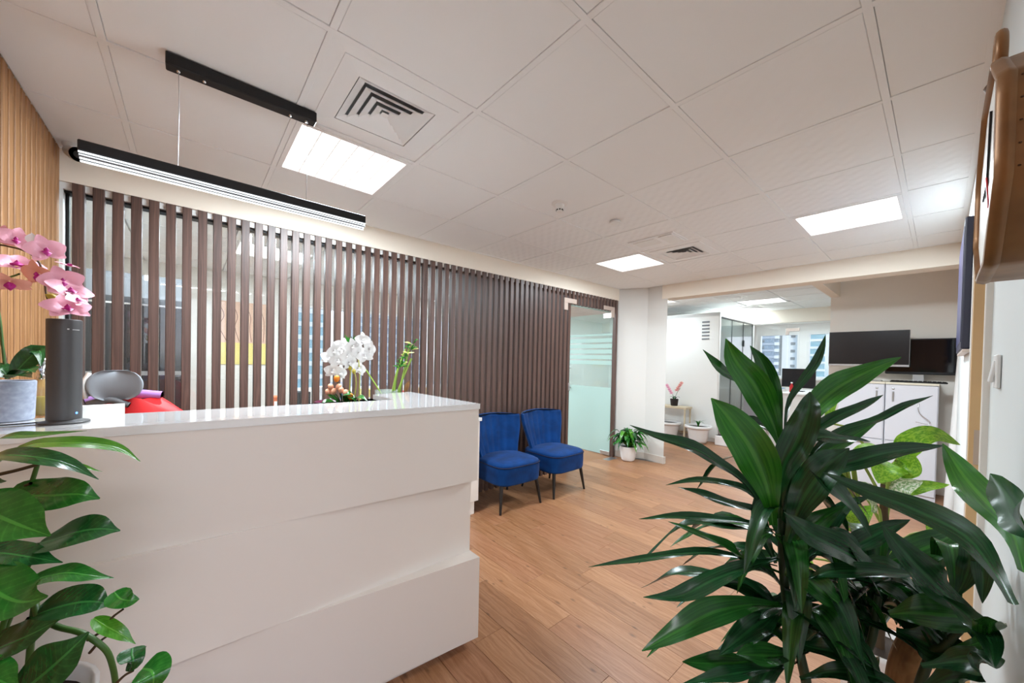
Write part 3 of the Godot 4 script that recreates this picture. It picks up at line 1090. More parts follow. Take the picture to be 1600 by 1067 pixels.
func pendant():
	var o := thing("pendant_lamp", "black linear pendant lamp on two wires above the counter", "lamp", Vector3(0.18, CEIL, -1.893))
	var b := part(o, "ceiling_mount", box(0.50, 0.045, 0.05, 0.003), M.black_metal, Vector3(-0.008, -0.0235, 0))
	for x in [-0.215, -0.14, 0.15, 0.213]:
		part(b, "screw", lathe([Vector2(0.001, -0.006), Vector2(0.005, -0.005), Vector2(0.006, 0.0)], 10), M.chrome, Vector3(x, -0.0225, 0))
	for x in [-0.222, 0.208]:
		part(o, "wire", tube([Vector3(x, -0.046, 0), Vector3(x + 0.002, -0.20, 0), Vector3(x, -0.405, 0)], 0.0013, 0.0013, 6, 4), M.steel)
	# housing: black profile with light strips on its lower faces
	part(o, "housing", box(0.934, 0.036, 0.046, 0.003), M.black_metal, Vector3(0, -0.421, 0))
	part(o, "back_rail", box(0.934, 0.026, 0.010, 0.002), M.black_metal, Vector3(0, -0.450, -0.018))
	for k in 4:
		var t := k / 3.0
		part(o, "light_strip", tube([Vector3(-0.465, -0.4435 - 0.020 * t, 0.021 - 0.031 * t), Vector3(0.465, -0.4435 - 0.020 * t, 0.021 - 0.031 * t)], 0.0034, 0.0034, 8, 2), M.lamp_strip)
	part(o, "strip_bed", box(0.93, 0.004, 0.034), M.grey_plastic, Vector3(0, -0.4475, 0.004), Vector3(0.57, 0, 0))
	panel_light("lamp_light", Vector3(0, -0.480, 0.0), Vector2(0.92, 0.04), 0.22, Color(0.95, 0.98, 1.0), o)

func cctv():
	var o := thing("security_camera", "white bullet security camera in the corner by the oak wall", "camera", Vector3(-0.49, CEIL, -3.06))
	part(o, "mount", lathe([Vector2(0.001, -0.03), Vector2(0.02, -0.03), Vector2(0.034, -0.008), Vector2(0.034, 0.0)], 16), M.white_plastic)
	part(o, "body", tube([Vector3(-0.005, -0.03, -0.01), Vector3(0.02, -0.055, 0.03), Vector3(0.035, -0.065, 0.06)], 0.030, 0.036, 16, 6), M.white_plastic)
	part(o, "lens", lathe([Vector2(0.001, 0.006), Vector2(0.012, 0.004), Vector2(0.020, 0.0)], 14), M.black_metal, Vector3(0.0365, -0.0657, 0.0625), Vector3(PI / 2 + 0.3, 0.45, 0))

# ------------------------------------------------------------------ blue chairs
func chairs():
	var a := chair("blue velvet slipper chair beside the white counter", Vector3(2.365, 0, -2.80))
	var b := a.duplicate()
	b.name = numbered("slipper_chair")
	b.set_meta("label", "blue velvet slipper chair beside the open glass door")
	b.position = Vector3(3.025, 0, -2.78)
	b.rotation.y = 0.02
	add_child(b)

func super_ring(y: float, rx: float, rz: float, cx: float, cz: float, e: float, n := 40) -> Array:
	var row := []
	for k in n:
		var a := TAU * k / n
		var c := cos(a)
		var s := sin(a)
		row.append(Vector3(cx + rx * signf(c) * pow(absf(c), e), y, cz - rz * signf(s) * pow(absf(s), e)))
	return row

func chair(label: String, where: Vector3) -> Node3D:
	var o := thing("slipper_chair", label, "chair", where, -0.02, "blue velvet chairs along the slat screen")
	var rows := []
	for q in [[0.245, 0.94], [0.25, 0.975], [0.265, 0.99], [0.33, 1.0], [0.40, 1.0], [0.415, 0.985]]:
		rows.append(super_ring(q[0], 0.262 * q[1], 0.262 * q[1], 0, 0.02, 0.42))
	part(o, "seat", grid(rows, true, true), M.velvet)
	rows = []
	for q in [[0.412, 0.985], [0.422, 0.995], [0.436, 0.975], [0.447, 0.90], [0.455, 0.74], [0.459, 0.45], [0.460, 0.1]]:
		rows.append(super_ring(q[0], 0.262 * q[1], 0.262 * q[1], 0, 0.02, 0.45))
	part(o, "cushion", grid(rows, true, true), M.velvet)
	var loop := super_ring(0.415, 0.264, 0.264, 0, 0.02, 0.42, 48)
	loop.append(loop[0])
	part(o, "piping", tube(loop, 0.005, 0.005, 6, 0), M.velvet_dark)
	# curved backrest with stitched channels
	rows = []
	var NS := 48
	for i in 16:
		var t := minf(i / 11.0, 1.0)
		var shrink := 1.0
		var y := 0.30 + 0.49 * t
		if i > 11:
			var f := (i - 11) / 4.0 * PI / 2
			shrink = maxf(cos(f), 0.06)
			y += 0.03 * sin(f)
		var hw := lerpf(0.225, 0.315, smoothstep(0.15, 1.0, t))
		var lean := -0.10 * t
		var row := []
		for k in NS + 1:
			var s := k / float(NS) * 2.0 - 1.0
			var bow := 0.11 * pow(absf(s), 2.4)
			var ch := 0.010 * absf(sin(s * PI * 3.5)) * shrink
			var th := 0.038 * sqrt(maxf(1.0 - pow(absf(s), 8.0), 0.05)) * shrink
			row.append(Vector3(s * hw, y + 0.022 * (1.0 - s * s) * smoothstep(0.4, 1.0, t), -0.185 + lean + bow + th + ch))
		for k in NS + 1:
			var s := 1.0 - k / float(NS) * 2.0
			var bow := 0.11 * pow(absf(s), 2.4)
			var th := 0.038 * sqrt(maxf(1.0 - pow(absf(s), 8.0), 0.05)) * shrink
			row.append(Vector3(s * hw * 1.01, y + 0.022 * (1.0 - s * s) * smoothstep(0.4, 1.0, t), -0.185 + lean + bow - th))
		rows.append(row)
	part(o, "backrest", grid(rows, true, true), M.velvet)
	for s in [-1, 1]:
		part(o, "leg", tube([Vector3(s * 0.215, 0.25, 0.215), Vector3(s * 0.25, 0.0, 0.25)], 0.019, 0.011, 10, 2), M.black_wood)
		part(o, "leg", tube([Vector3(s * 0.20, 0.26, -0.19), Vector3(s * 0.225, 0.0, -0.24)], 0.019, 0.011, 10, 2), M.black_wood)
	return o

# ------------------------------------------------------------------ right wall
func right_wall_things():
	# bronze wall clock shaped like a pocket watch
	var c := thing("wall_clock", "bronze pocket-watch shaped wall clock with ring on top", "clock", Vector3(0.785, 1.630, 0.10))
	var R := 0.128
	var band := []
	var oct := []
	for k in 8:
		var a := PI / 8 + k * PI / 4
		oct.append(Vector2(cos(a) * 1.5, sin(a)) * R)
	for q in [[0.0, 0.93], [-0.004, 0.99], [-0.012, 1.0], [-0.060, 1.0], [-0.064, 0.985]]:
		band.append(clock_ring(oct, q[1], q[0]))
	part(c, "case", grid(band, true, true), M.bronze)
	part(c, "bezel", grid([clock_ring(oct, 1.005, -0.058), clock_ring(oct, 1.02, -0.063), clock_ring(oct, 1.0, -0.070), clock_ring(oct, 0.965, -0.071), clock_ring(oct, 0.955, -0.065)], true), M.bronze)
	part(c, "dial", grid([clock_ring(oct, 0.96, -0.0655), clock_ring(oct, 0.02, -0.0655)], true), M.dial)
	part(c, "hand", box(0.008, 0.09, 0.002), M.black_metal, Vector3(-0.01, 0.04, -0.0668), Vector3(0, 0, 0.35))
	part(c, "hand", box(0.009, 0.06, 0.002), M.black_metal, Vector3(0.03, 0.0, -0.0670), Vector3(0, 0, 1.5))
	part(c, "second_hand", box(0.004, 0.08, 0.0015), M.red, Vector3(-0.03, -0.02, -0.0675), Vector3(0, 0, 2.3))
	part(c, "crown", lathe([Vector2(0.014, 0.0), Vector2(0.017, 0.006), Vector2(0.013, 0.012), Vector2(0.009, 0.018)], 16), M.bronze_dark, Vector3(0, R * 0.925, -0.056))
	var ring := []
	for k in 25:
		var a := TAU * k / 24
		ring.append(Vector3(cos(a) * 0.022, R + 0.036 + sin(a) * 0.022, -0.060))
	part(c, "ring", tube(ring, 0.0055, 0.0055, 10, 0), M.bronze)
	part(c, "sticker", box(0.0012, 0.022, 0.018), M.white_plastic, Vector3(-R * 1.386 - 0.0006, 0.035, -0.040))
	for k in 5:
		part(c, "rivet", lathe([Vector2(0.0003, 0.001), Vector2(0.0008, 0.0007), Vector2(0.0012, 0.0)], 8), M.bronze_dark, Vector3(-R * 1.386, -0.044 + 0.022 * k, -0.055), Vector3(0, 0, PI / 2))
	# framed picture further along the wall
	var p := thing("framed_picture", "dark blue framed picture hanging on the right wall", "picture", Vector3(3.55, 1.86, 0.10))
	piece(p, "frame", -0.46, 0.46, -0.36, 0.34, -0.035, -0.002, "frame_dark", 0.006)
	piece(p, "canvas", -0.42, 0.42, -0.32, 0.30, -0.037, -0.034, "picture_blue")
	piece(p, "mount_edge", -0.47, 0.47, -0.375, -0.36, -0.03, -0.002, "tan_plate", 0.002)
	var s := thing("light_switch", "white rocker light switch beside the doorway", "switch", Vector3(1.585, 1.385, 0.10))
	piece(s, "plate", -0.043, 0.043, -0.043, 0.043, -0.009, -0.001, "white_plastic", 0.002)
	part(s, "rocker", box(0.03, 0.058, 0.008, 0.002), M.white_plastic, Vector3(0, 0, -0.0115), Vector3(0.14, 0, 0))

func clock_ring(oct: Array, k: float, z: float) -> Array:
	var row := []
	for i in 8:
		var a: Vector2 = oct[i]
		var b: Vector2 = oct[(i + 1) % 8]
		for j in 5:
			var q := a.lerp(b, j / 5.0) * k
			row.append(Vector3(q.x, q.y, z))
	return row

# ------------------------------------------------------------------ niche with cabinets and monitors
func niche_things():
	for k in 2:
		var o := thing("storage_cabinet", ["tall white storage cabinet under the glossy black monitor", "tall white storage cabinet under the wide matte black monitor"][k], "cabinet", Vector3(6.08, 0, -0.205 - 0.40 * k), 0.0, "white storage cabinets in the niche")
		piece(o, "body", -0.19, 0.19, 0.0, 1.22, -0.197, 0.197, "cabinet", 0.002)
		piece(o, "top_board", -0.205, 0.195, 1.22, 1.243, -0.199, 0.199, "cabinet_edge", 0.002)
		var d := piece(o, "door", -0.205, -0.191, 0.60, 1.213, -0.190, 0.190, "cabinet", 0.002)
		part(d, "pull", box(0.012, 0.11, 0.016, 0.003), M.steel, Vector3(-0.012, 0.18, -0.135 + 0.27 * k))
		part(d, "lock", lathe([Vector2(0.001, 0.006), Vector2(0.011, 0.006), Vector2(0.012, 0.0)], 14), M.steel, Vector3(-0.007, 0.265, -0.135 + 0.27 * k), Vector3(0, 0, PI / 2))
		var e := piece(o, "drawer_front", -0.205, -0.191, 0.05, 0.592, -0.190, 0.190, "cabinet", 0.002)
		part(e, "pull", box(0.012, 0.016, 0.13, 0.003), M.steel, Vector3(-0.012, 0.22, 0.03))
		part(e, "lock", lathe([Vector2(0.001, 0.006), Vector2(0.011, 0.006), Vector2(0.012, 0.0)], 14), M.steel, Vector3(-0.007, 0.225, -0.15), Vector3(0, 0, PI / 2))
		if k == 0:
			part(d, "hook", tube([Vector3(-0.01, 0.12, 0.06), Vector3(-0.02, 0.06, 0.055), Vector3(-0.03, 0.0, 0.08), Vector3(-0.035, -0.06, 0.14), Vector3(-0.04, -0.09, 0.125), Vector3(-0.045, -0.075, 0.04)], 0.005, 0.003, 8, 18), M.chrome)
	# wide matte monitor
	var m := thing("wide_monitor", "wide matte black monitor with thin silver edge on cabinet", "monitor", Vector3(6.02, 1.243, -0.575))
	piece(m, "casing", -0.022, 0.02, 0.17, 0.585, -0.345, 0.345, "steel", 0.004)
	piece(m, "screen", -0.025, -0.022, 0.195, 0.582, -0.341, 0.341, "screen")
	piece(m, "neck", 0.02, 0.05, 0.0, 0.40, -0.03, 0.03, "steel", 0.003)
	piece(m, "foot", -0.06, 0.12, 0.0, 0.012, -0.13, 0.13, "steel", 0.003)
	var g := thing("glossy_monitor", "glossy black all-in-one computer screen standing behind the wide monitor", "monitor", Vector3(6.16, 1.243, -0.14))
	piece(g, "casing", -0.02, 0.025, 0.09, 0.49, -0.29, 0.275, "black_metal", 0.008)
	piece(g, "screen", -0.0225, -0.02, 0.12, 0.478, -0.278, 0.263, "screen_gloss")
	piece(g, "neck", 0.0, 0.04, 0.0, 0.12, -0.07, 0.02, "steel", 0.004)
	piece(g, "foot", -0.10, 0.09, 0.0, 0.010, -0.10, 0.06, "steel", 0.003)
	var k2 := thing("keyboard", "thin black keyboard lying in front of the glossy screen", "keyboard", Vector3(5.96, 1.243, -0.16))
	piece(k2, "tray", -0.07, 0.07, 0.0, 0.016, -0.21, 0.21, "black_metal", 0.003)
	for r in 4:
		for c in 12:
			part(k2, "key", box(0.026, 0.006, 0.029, 0.002), M.screen, Vector3(-0.048 + 0.032 * r, 0.019, -0.188 + 0.034 * c))
	var r := thing("rolled_banner", "white rolled banner leaning in the corner beside the cabinet", "banner", Vector3(5.62, 0.0, 0.06))
	part(r, "roll", tube([Vector3(0, 0.0, 0.02), Vector3(0.1, 0.75, 0.045), Vector3(0.25, 1.56, 0.075)], 0.035, 0.03, 14, 8), M.white_plastic)

# ------------------------------------------------------------------ office beyond
func office_things():
	# ceiling lamps of the office
	var lamps := [[7.65, -2.10, 0.55, 0.64, "office ceiling lamp panel seen past the cream beam, in front of the glass partition"], [6.45, -3.50, 0.55, 0.64, "office ceiling lamp panel above the potted plants by the booth"], [8.85, -2.80, 0.4, 0.64, "office ceiling lamp panel beside the far cream band"], [7.65, -4.90, 0.55, 0.64, "office ceiling lamp panel behind the white booth"], [0.70, -4.95, 0.70, 0.6, "office ceiling lamp panel behind the slats near the window"], [2.98, -4.29, 0.70, 0.6, "office ceiling lamp panel behind the slats over the desks"], [3.74, -5.61, 0.70, 0.6, "office ceiling lamp panel by the wide back window"], [10.3, -2.2, 0.6, 0.6, "added fill lamp panel inside the glazed far room"], [-0.06, -3.63, 0.70, 0.6, "office ceiling lamp panel behind the slats over the dark screens"]]  # the lamp in the glazed far room is added to brighten that room
	for q in lamps:
		var o := thing("office_lamp", q[4], "lamp", Vector3(q[0], OFFICE_CEIL, q[1]), 0.0, "office ceiling lamp panels")
		for s in [-1, 1]:
			piece(o, "frame", s * q[2] / 2, s * (q[2] / 2 - 0.02), -0.004, 0.02, -q[3] / 2, q[3] / 2, "tbar")
			piece(o, "frame", -q[2] / 2 + 0.02, q[2] / 2 - 0.02, -0.004, 0.02, s * q[3] / 2, s * (q[3] / 2 - 0.02), "tbar")
		piece(o, "diffuser_panel", -q[2] / 2 + 0.02, q[2] / 2 - 0.02, 0.004, 0.012, -q[3] / 2 + 0.02, q[3] / 2 - 0.02, "lamp_face")
		panel_light("lamp_light", Vector3(0, -0.012, 0), Vector2(q[2] - 0.06, q[3] - 0.06), 1.7 if q[0] < 4.0 else (1.3 if q[0] > 9.5 else 0.7), Color(0.88, 0.96, 1.0), o)
	for q in [[6.75, -2.35, "office air vent nearest the cream beam"], [8.2, -2.45, "office air vent next to the far lamp panel"], [7.1, -3.0, "small office air vent above the booth roof"]]:
		var o := thing("office_vent", q[2], "air vent", Vector3(q[0], OFFICE_CEIL, q[1]))
		frame_ring(o, "border", 0.22, 0.17, -0.003, -0.008, "tbar")
		for k in 6:
			part(o, "slat", box(0.34, 0.003, 0.036), M.tbar, Vector3(0, -0.006, -0.14 + 0.056 * k), Vector3(-0.7, 0, 0))
		piece(o, "duct_back", -0.17, 0.17, -0.0005, 0.0005, -0.17, 0.17, "tbar")
	# white phone booth with glass front
	var b := thing("phone_booth", "white soundproof phone booth with dark framed glass doors", "booth", Vector3(7.15, 0, -2.61))
	piece(b, "side_wall", 0.0, 0.08, 0.06, 2.35, -1.6, 0.0, "wall_white", 0.01)
	piece(b, "side_wall", 1.84, 1.90, 0.06, 2.35, -1.6, 0.0, "wall_white", 0.01)
	piece(b, "rear_wall", 0.08, 1.84, 0.06, 2.28, -1.6, -1.54, "wall_white")
	piece(b, "roof", 0.0, 1.90, 2.27, 2.352, -1.6, 0.0, "wall_white", 0.01)
	piece(b, "base", 0.02, 1.88, 0.0, 0.06, -1.58, -0.02, "wall_white")
	piece(b, "floor_plate", 0.08, 1.84, 0.06, 0.08, -1.54, -0.03, "grey_panel")
	for k in 6:
		var s := part(b, "louvre", box(0.012, 0.026, 0.13, 0.003), M.grey_plastic, Vector3(-0.004, 2.18 - 0.062 * k, -0.235))
	for q in [[0.085, 0.66], [0.67, 1.28], [1.29, 1.835]]:
		var d := piece(b, "glass_door", q[0], q[1], 0.08, 2.265, -0.03, -0.018, "glass_booth")
		var mid: float = (q[1] - q[0]) / 2
		part(d, "stile", box(0.012, 2.185, 0.02), M.black_metal, Vector3(mid, 0, 0))
	piece(b, "top_rail", 0.08, 1.84, 2.25, 2.27, -0.035, -0.01, "black_metal")
	piece(b, "door_clip", 1.26, 1.31, 1.78, 1.90, -0.014, 0.0, "black_metal", 0.004)
	var bt := thing("booth_table", "small dark table inside the phone booth", "table", Vector3(7.7, 0.08, -3.3))
	piece(bt, "table_top", -0.35, 0.35, 0.92, 0.95, -0.25, 0.25, "black_metal", 0.004)
	piece(bt, "column", -0.04, 0.04, 0.0, 0.92, -0.04, 0.04, "black_metal")
	var bs := thing("lounge_armchair", "pale armchair inside the phone booth", "chair", Vector3(8.45, 0.08, -3.1))
	piece(bs, "seat", -0.28, 0.28, 0.20, 0.42, -0.28, 0.28, "wall", 0.04)
	piece(bs, "backrest", 0.16, 0.30, 0.40, 0.85, -0.28, 0.28, "wall", 0.04)
	piece(bs, "plinth", -0.24, 0.24, 0.0, 0.20, -0.24, 0.24, "black_wood")
	# console table with orchid, planters in front
	var t := thing("console_table", "narrow pale wood console table against the booth", "table", Vector3(6.98, 0, -3.30))
	piece(t, "table_top", -0.13, 0.13, 0.565, 0.605, -0.36, 0.27, "desk_wood", 0.004)
	for s in [-0.33, 0.24]:
		for q in [-0.11, 0.11]:
			piece(t, "leg", q - 0.012, q + 0.012, 0.0, 0.565, s - 0.012, s + 0.012, "desk_wood")
	piece(t, "stretcher", 0.09, 0.11, 0.10, 0.13, -0.33, 0.24, "desk_wood")
	for q in [[-3.36, "wide white tub planter with dark soil under the console table"], [-2.82, "wide white tub planter with a small sprouting plant"]]:
		var o := thing("tub_planter", q[1], "planter", Vector3(6.88, 0, q[0]), 0, "white tub planters by the booth")
		part(o, "tub", lathe([Vector2(0.001, 0.0), Vector2(0.135, 0.0), Vector2(0.15, 0.05), Vector2(0.148, 0.06), Vector2(0.165, 0.14), Vector2(0.162, 0.15), Vector2(0.182, 0.25), Vector2(0.18, 0.26), Vector2(0.215, 0.262), Vector2(0.222, 0.275), Vector2(0.222, 0.30), Vector2(0.21, 0.312), Vector2(0.195, 0.30), Vector2(0.19, 0.27)], 28), M.pot_white)
		part(o, "soil", lathe([Vector2(0.195, 0.275), Vector2(0.001, 0.28)], 20), M.soil)
		if q[0] > -3.0:
			for k in 7:
				var a := TAU * k / 7
				part(o, "leaf", blade([Vector3(0, 0.28, 0), Vector3(cos(a) * 0.04, 0.37, sin(a) * 0.04), Vector3(cos(a) * 0.13, 0.38 + 0.03 * sin(k * 2.0), sin(a) * 0.13)], 0.03, "oval", Vector3.UP, 0.2, 0, k, 8, 4), M.lily_mid)
	var o3 := thing("white_box_planter", "small white rectangular planter at the foot of the booth", "planter", Vector3(7.02, 0, -2.42))
	piece(o3, "tub", -0.09, 0.09, 0.0, 0.17, -0.14, 0.10, "pot_white", 0.01)
	piece(o3, "soil", -0.08, 0.08, 0.165, 0.172, -0.13, 0.09, "soil")
	var orr := thing("console_orchid", "small pink orchid in a black pot on the console table", "potted plant", Vector3(6.97, 0.605, -3.31))
	part(orr, "pot", lathe([Vector2(0.001, 0), Vector2(0.06, 0), Vector2(0.075, 0.13), Vector2(0.07, 0.13), Vector2(0.065, 0.11), Vector2(0.001, 0.11)], 16), M.pot_black)
	for k in 3:
		var a := k * 2.1 - 0.4
		part(orr, "leaf", blade([Vector3(0, 0.11, 0), Vector3(0.05 * cos(a), 0.17, 0.06 * sin(a)), Vector3(0.07 * cos(a), 0.16, 0.12 * sin(a))], 0.05, "oval", Vector3.UP, 0.2, 0, k, 8, 4), M.lily_dark)
	for s in [-1.0, 1.0]:
		part(orr, "stem", tube([Vector3(0, 0.11, 0), Vector3(0, 0.25, s * 0.05), Vector3(0, 0.34, s * 0.11)], 0.004, 0.003, 6, 8), M.stem_green)
		for k in 5:
			var f := flower(orr, Vector3(-0.02, 0.24 + 0.035 * k + (0.06 if s > 0 else 0.0), s * (0.05 + 0.022 * k)), 0.035, Vector3(-1, 0.1, 0.2), "petal_pink" if s < 0 else "petal_salmon", "lip_magenta", k)
	# white desk with panel, monitor and bits near the glass partition
	var d := thing("office_desk", "white office desk in front of the glass partition", "desk", Vector3(8.2, 0, -1.85))
	piece(d, "desk_top", -0.75, 0.55, 0.93, 0.96, -0.25, 0.45, "wall_white", 0.003)
	for s in [-0.7, 0.5]:
		piece(d, "leg_panel", s - 0.015, s + 0.015, 0, 0.93, -0.22, 0.42, "wall_white")
	var dv := thing("desk_divider", "grey fabric divider panel standing at the white office desk", "divider", Vector3(7.41, 0, -2.06))
	piece(dv, "panel", -0.015, 0.015, 0.45, 1.10, -0.21, 0.21, "grey_panel", 0.004)
	for s in [-0.16, 0.16]:
		piece(dv, "foot", -0.02, 0.02, 0.0, 0.45, s - 0.02, s + 0.02, "steel")
	var mn := thing("desk_monitor", "small black monitor on the white office desk", "monitor", Vector3(8.1, 0.9605, -1.66))
	piece(mn, "screen", -0.02, 0.02, 0.06, 0.40, -0.22, 0.26, "screen", 0.004)
	piece(mn, "neck", 0.0, 0.04, 0.0, 0.12, -0.03, 0.03, "black_metal")
	piece(mn, "foot", -0.06, 0.10, 0.0, 0.012, -0.1, 0.1, "black_metal")
	var rb := thing("red_bottle", "small red bottle on the white office desk", "bottle", Vector3(7.75, 0.9605, -1.66))
	part(rb, "body", lathe([Vector2(0.001, 0), Vector2(0.03, 0), Vector2(0.03, 0.10), Vector2(0.013, 0.13), Vector2(0.013, 0.15)], 12), M.red)
	part(rb, "cap", lathe([Vector2(0.015, 0.148), Vector2(0.015, 0.17), Vector2(0.001, 0.17)], 12), M.white_plastic)
	for k in 3:
		var pp := thing("paper_stack", ["stack of white papers on the office desk edge", "white paper tray beside the red bottle", "white folder on the office desk under the monitor"][k], "papers", Vector3(7.62 + 0.16 * k, 0.9605, -1.95 + 0.08 * k))
		piece(pp, "sheets", -0.07, 0.07, 0.0, 0.03 + 0.02 * k, -0.1, 0.1, "white_plastic")
		piece(pp, "cover", -0.072, 0.072, 0.03 + 0.02 * k, 0.034 + 0.02 * k, -0.1, 0.1, ["cabinet", "blue_strip", "cabinet_edge"][k])
	# things seen through the slats
	var tv := thing("dark_cabinet", "tall black glazed cabinet with grey top behind the slats", "cabinet", Vector3(-0.33, 0, -4.6))
	piece(tv, "body", -0.42, 0.32, 0.0, 1.80, -0.25, 0.2, "screen", 0.01)
	piece(tv, "top_box", -0.42, 0.32, 1.80, 2.05, -0.25, 0.2, "grey_plastic", 0.05)
	piece(tv, "shelf_edge", -0.43, 0.33, 1.20, 1.235, 0.2, 0.215, "steel")
	for k in 2:
		piece(tv, "glass_front", -0.41 + 0.365 * k, -0.06 + 0.365 * k, 1.25, 1.78, 0.2, 0.206, "screen_gloss")
	piece(tv, "trim", -0.42, 0.32, 1.785, 1.80, 0.195, 0.21, "chrome")
	var mp := thing("wall_map", "pink and yellow map sheet on the office wall behind the slats", "map", Vector3(0.62, 1.68, -6.44))
	piece(mp, "sheet", -0.36, 0.30, -0.12, 0.45, -0.006, 0.004, "map_pink")
	piece(mp, "yellow_area", -0.36, 0.30, -0.42, -0.12, -0.006, 0.005, "map_yellow")
	for k in 4:
		part(mp, "line", tube([Vector3(-0.34 + 0.15 * k, 0.42, 0.005), Vector3(-0.28 + 0.15 * k, 0.25, 0.005), Vector3(-0.33 + 0.17 * k, 0.1, 0.005), Vector3(-0.25 + 0.14 * k, -0.1, 0.005)], 0.004, 0.004, 5, 12), M.map_line)
	var od := thing("open_office_desk", "long white desk with clutter behind the slats", "desk", Vector3(1.5, 0, -5.2))
	piece(od, "desk_top", -0.9, 1.4, 0.73, 0.76, -0.35, 0.35, "wall_white", 0.003)
	for s in [-0.85, 1.35]:
		piece(od, "leg_panel", s - 0.015, s + 0.015, 0, 0.73, -0.33, 0.33, "wall_white")
	var cols := ["orange_cloth", "black_metal", "cabinet", "blue_strip", "map_yellow", "grey_plastic", "red_cloth", "door_wood"]
	var names := ["orange", "black", "white", "blue", "yellow", "grey", "red", "tan"]
	for k in 8:
		var bx2 := thing("desk_file", "%s file box on the desk behind the slats" % names[k], "file box", Vector3(0.75 + 0.26 * k, 0.7605, -5.05 + 0.06 * (k % 2)))
		piece(bx2, "case", -0.07, 0.07, 0.0, 0.16 + 0.05 * (k % 3), -0.1, 0.1, cols[k], 0.004)
		piece(bx2, "spine_label", -0.03, 0.03, 0.05, 0.11, 0.1, 0.102, "white_plastic")

# ------------------------------------------------------------------ outside the windows
func outside():
	struct("ground_outside", box(700, 0.5, 700), M.road, Vector3(200, -30.0, -150), "pale ground far below")
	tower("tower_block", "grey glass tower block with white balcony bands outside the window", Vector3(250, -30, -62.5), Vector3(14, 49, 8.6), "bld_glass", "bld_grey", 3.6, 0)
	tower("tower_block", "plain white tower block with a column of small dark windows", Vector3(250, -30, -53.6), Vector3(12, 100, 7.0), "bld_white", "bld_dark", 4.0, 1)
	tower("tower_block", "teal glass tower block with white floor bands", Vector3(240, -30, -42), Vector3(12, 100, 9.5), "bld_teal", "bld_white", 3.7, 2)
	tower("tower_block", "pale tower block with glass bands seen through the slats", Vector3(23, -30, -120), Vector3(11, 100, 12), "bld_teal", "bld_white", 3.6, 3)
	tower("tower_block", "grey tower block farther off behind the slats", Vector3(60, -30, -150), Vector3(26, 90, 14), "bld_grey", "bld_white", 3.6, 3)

func tower(called: String, label: String, base: Vector3, size: Vector3, m: String, trim: String, storey: float, kind: int):
	var o := thing(called, label, "building", base)
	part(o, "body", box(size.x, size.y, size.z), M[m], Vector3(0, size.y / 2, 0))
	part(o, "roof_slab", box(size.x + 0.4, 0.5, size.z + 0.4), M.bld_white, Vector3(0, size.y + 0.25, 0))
	var y := 8.0
	while y < minf(size.y - 0.5, 64.0):
		if kind == 1:
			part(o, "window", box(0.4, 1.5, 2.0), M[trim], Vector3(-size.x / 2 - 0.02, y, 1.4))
		elif kind == 3:
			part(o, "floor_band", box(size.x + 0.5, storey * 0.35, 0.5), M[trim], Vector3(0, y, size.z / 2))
		else:
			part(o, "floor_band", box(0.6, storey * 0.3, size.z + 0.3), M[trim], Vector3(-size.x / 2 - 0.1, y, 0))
			if kind == 0:
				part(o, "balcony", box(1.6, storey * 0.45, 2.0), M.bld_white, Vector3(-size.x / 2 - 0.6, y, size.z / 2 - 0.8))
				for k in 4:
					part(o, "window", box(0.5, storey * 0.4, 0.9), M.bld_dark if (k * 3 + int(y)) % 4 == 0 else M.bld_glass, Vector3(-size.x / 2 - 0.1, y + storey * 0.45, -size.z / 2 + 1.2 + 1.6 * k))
		y += storey

# ------------------------------------------------------------------ flowers
func petal(dir: Vector3, up: Vector3, out: Vector3, len: float, w: float) -> Array:
	var tip := dir * len + out * len * 0.12
	return [blade([dir * len * 0.05, dir * len * 0.5 + out * len * 0.16, tip], w, "petal", out, 0.12, 0.05, 1, 6, 4)]

func flower(parent: Node, where: Vector3, r: float, look: Vector3, m: String, lip: String, sd: int) -> MeshInstance3D:
	var out := look.normalized()
	var side := out.cross(Vector3.UP).normalized()
	if side.length() < 0.1:
		side = Vector3.RIGHT
	var up := side.cross(out).normalized()
	var spin := sin(sd * 2.3) * 0.35
	var list := []
	for q in [[PI / 2, 0.95, 0.75], [PI / 2 + 2.2, 0.92, 0.70], [PI / 2 - 2.2, 0.92, 0.70], [0.18, 1.0, 1.05], [PI - 0.18, 1.0, 1.05]]:
		var a: float = q[0] + spin
		var d := side * cos(a) + up * sin(a)
		list.append(petal(d, up, out, r * q[1], r * q[2]))
	var f := part(parent, "flower", join(list), M[m], where)
	var lp := [[blade([out * r * 0.05, out * r * 0.35 - up * r * 0.10, out * r * 0.38 - up * r * 0.42], r * 0.5, "petal", out, -0.5, 0, 1, 6, 4)], [lathe([Vector2(0.001, -r * 0.14), Vector2(r * 0.13, 0), Vector2(0.001, r * 0.16)], 8), Transform3D(Basis.IDENTITY, out * r * 0.2)]]
	part(f, "lip", join(lp), M[lip], Vector3.ZERO)
	return f

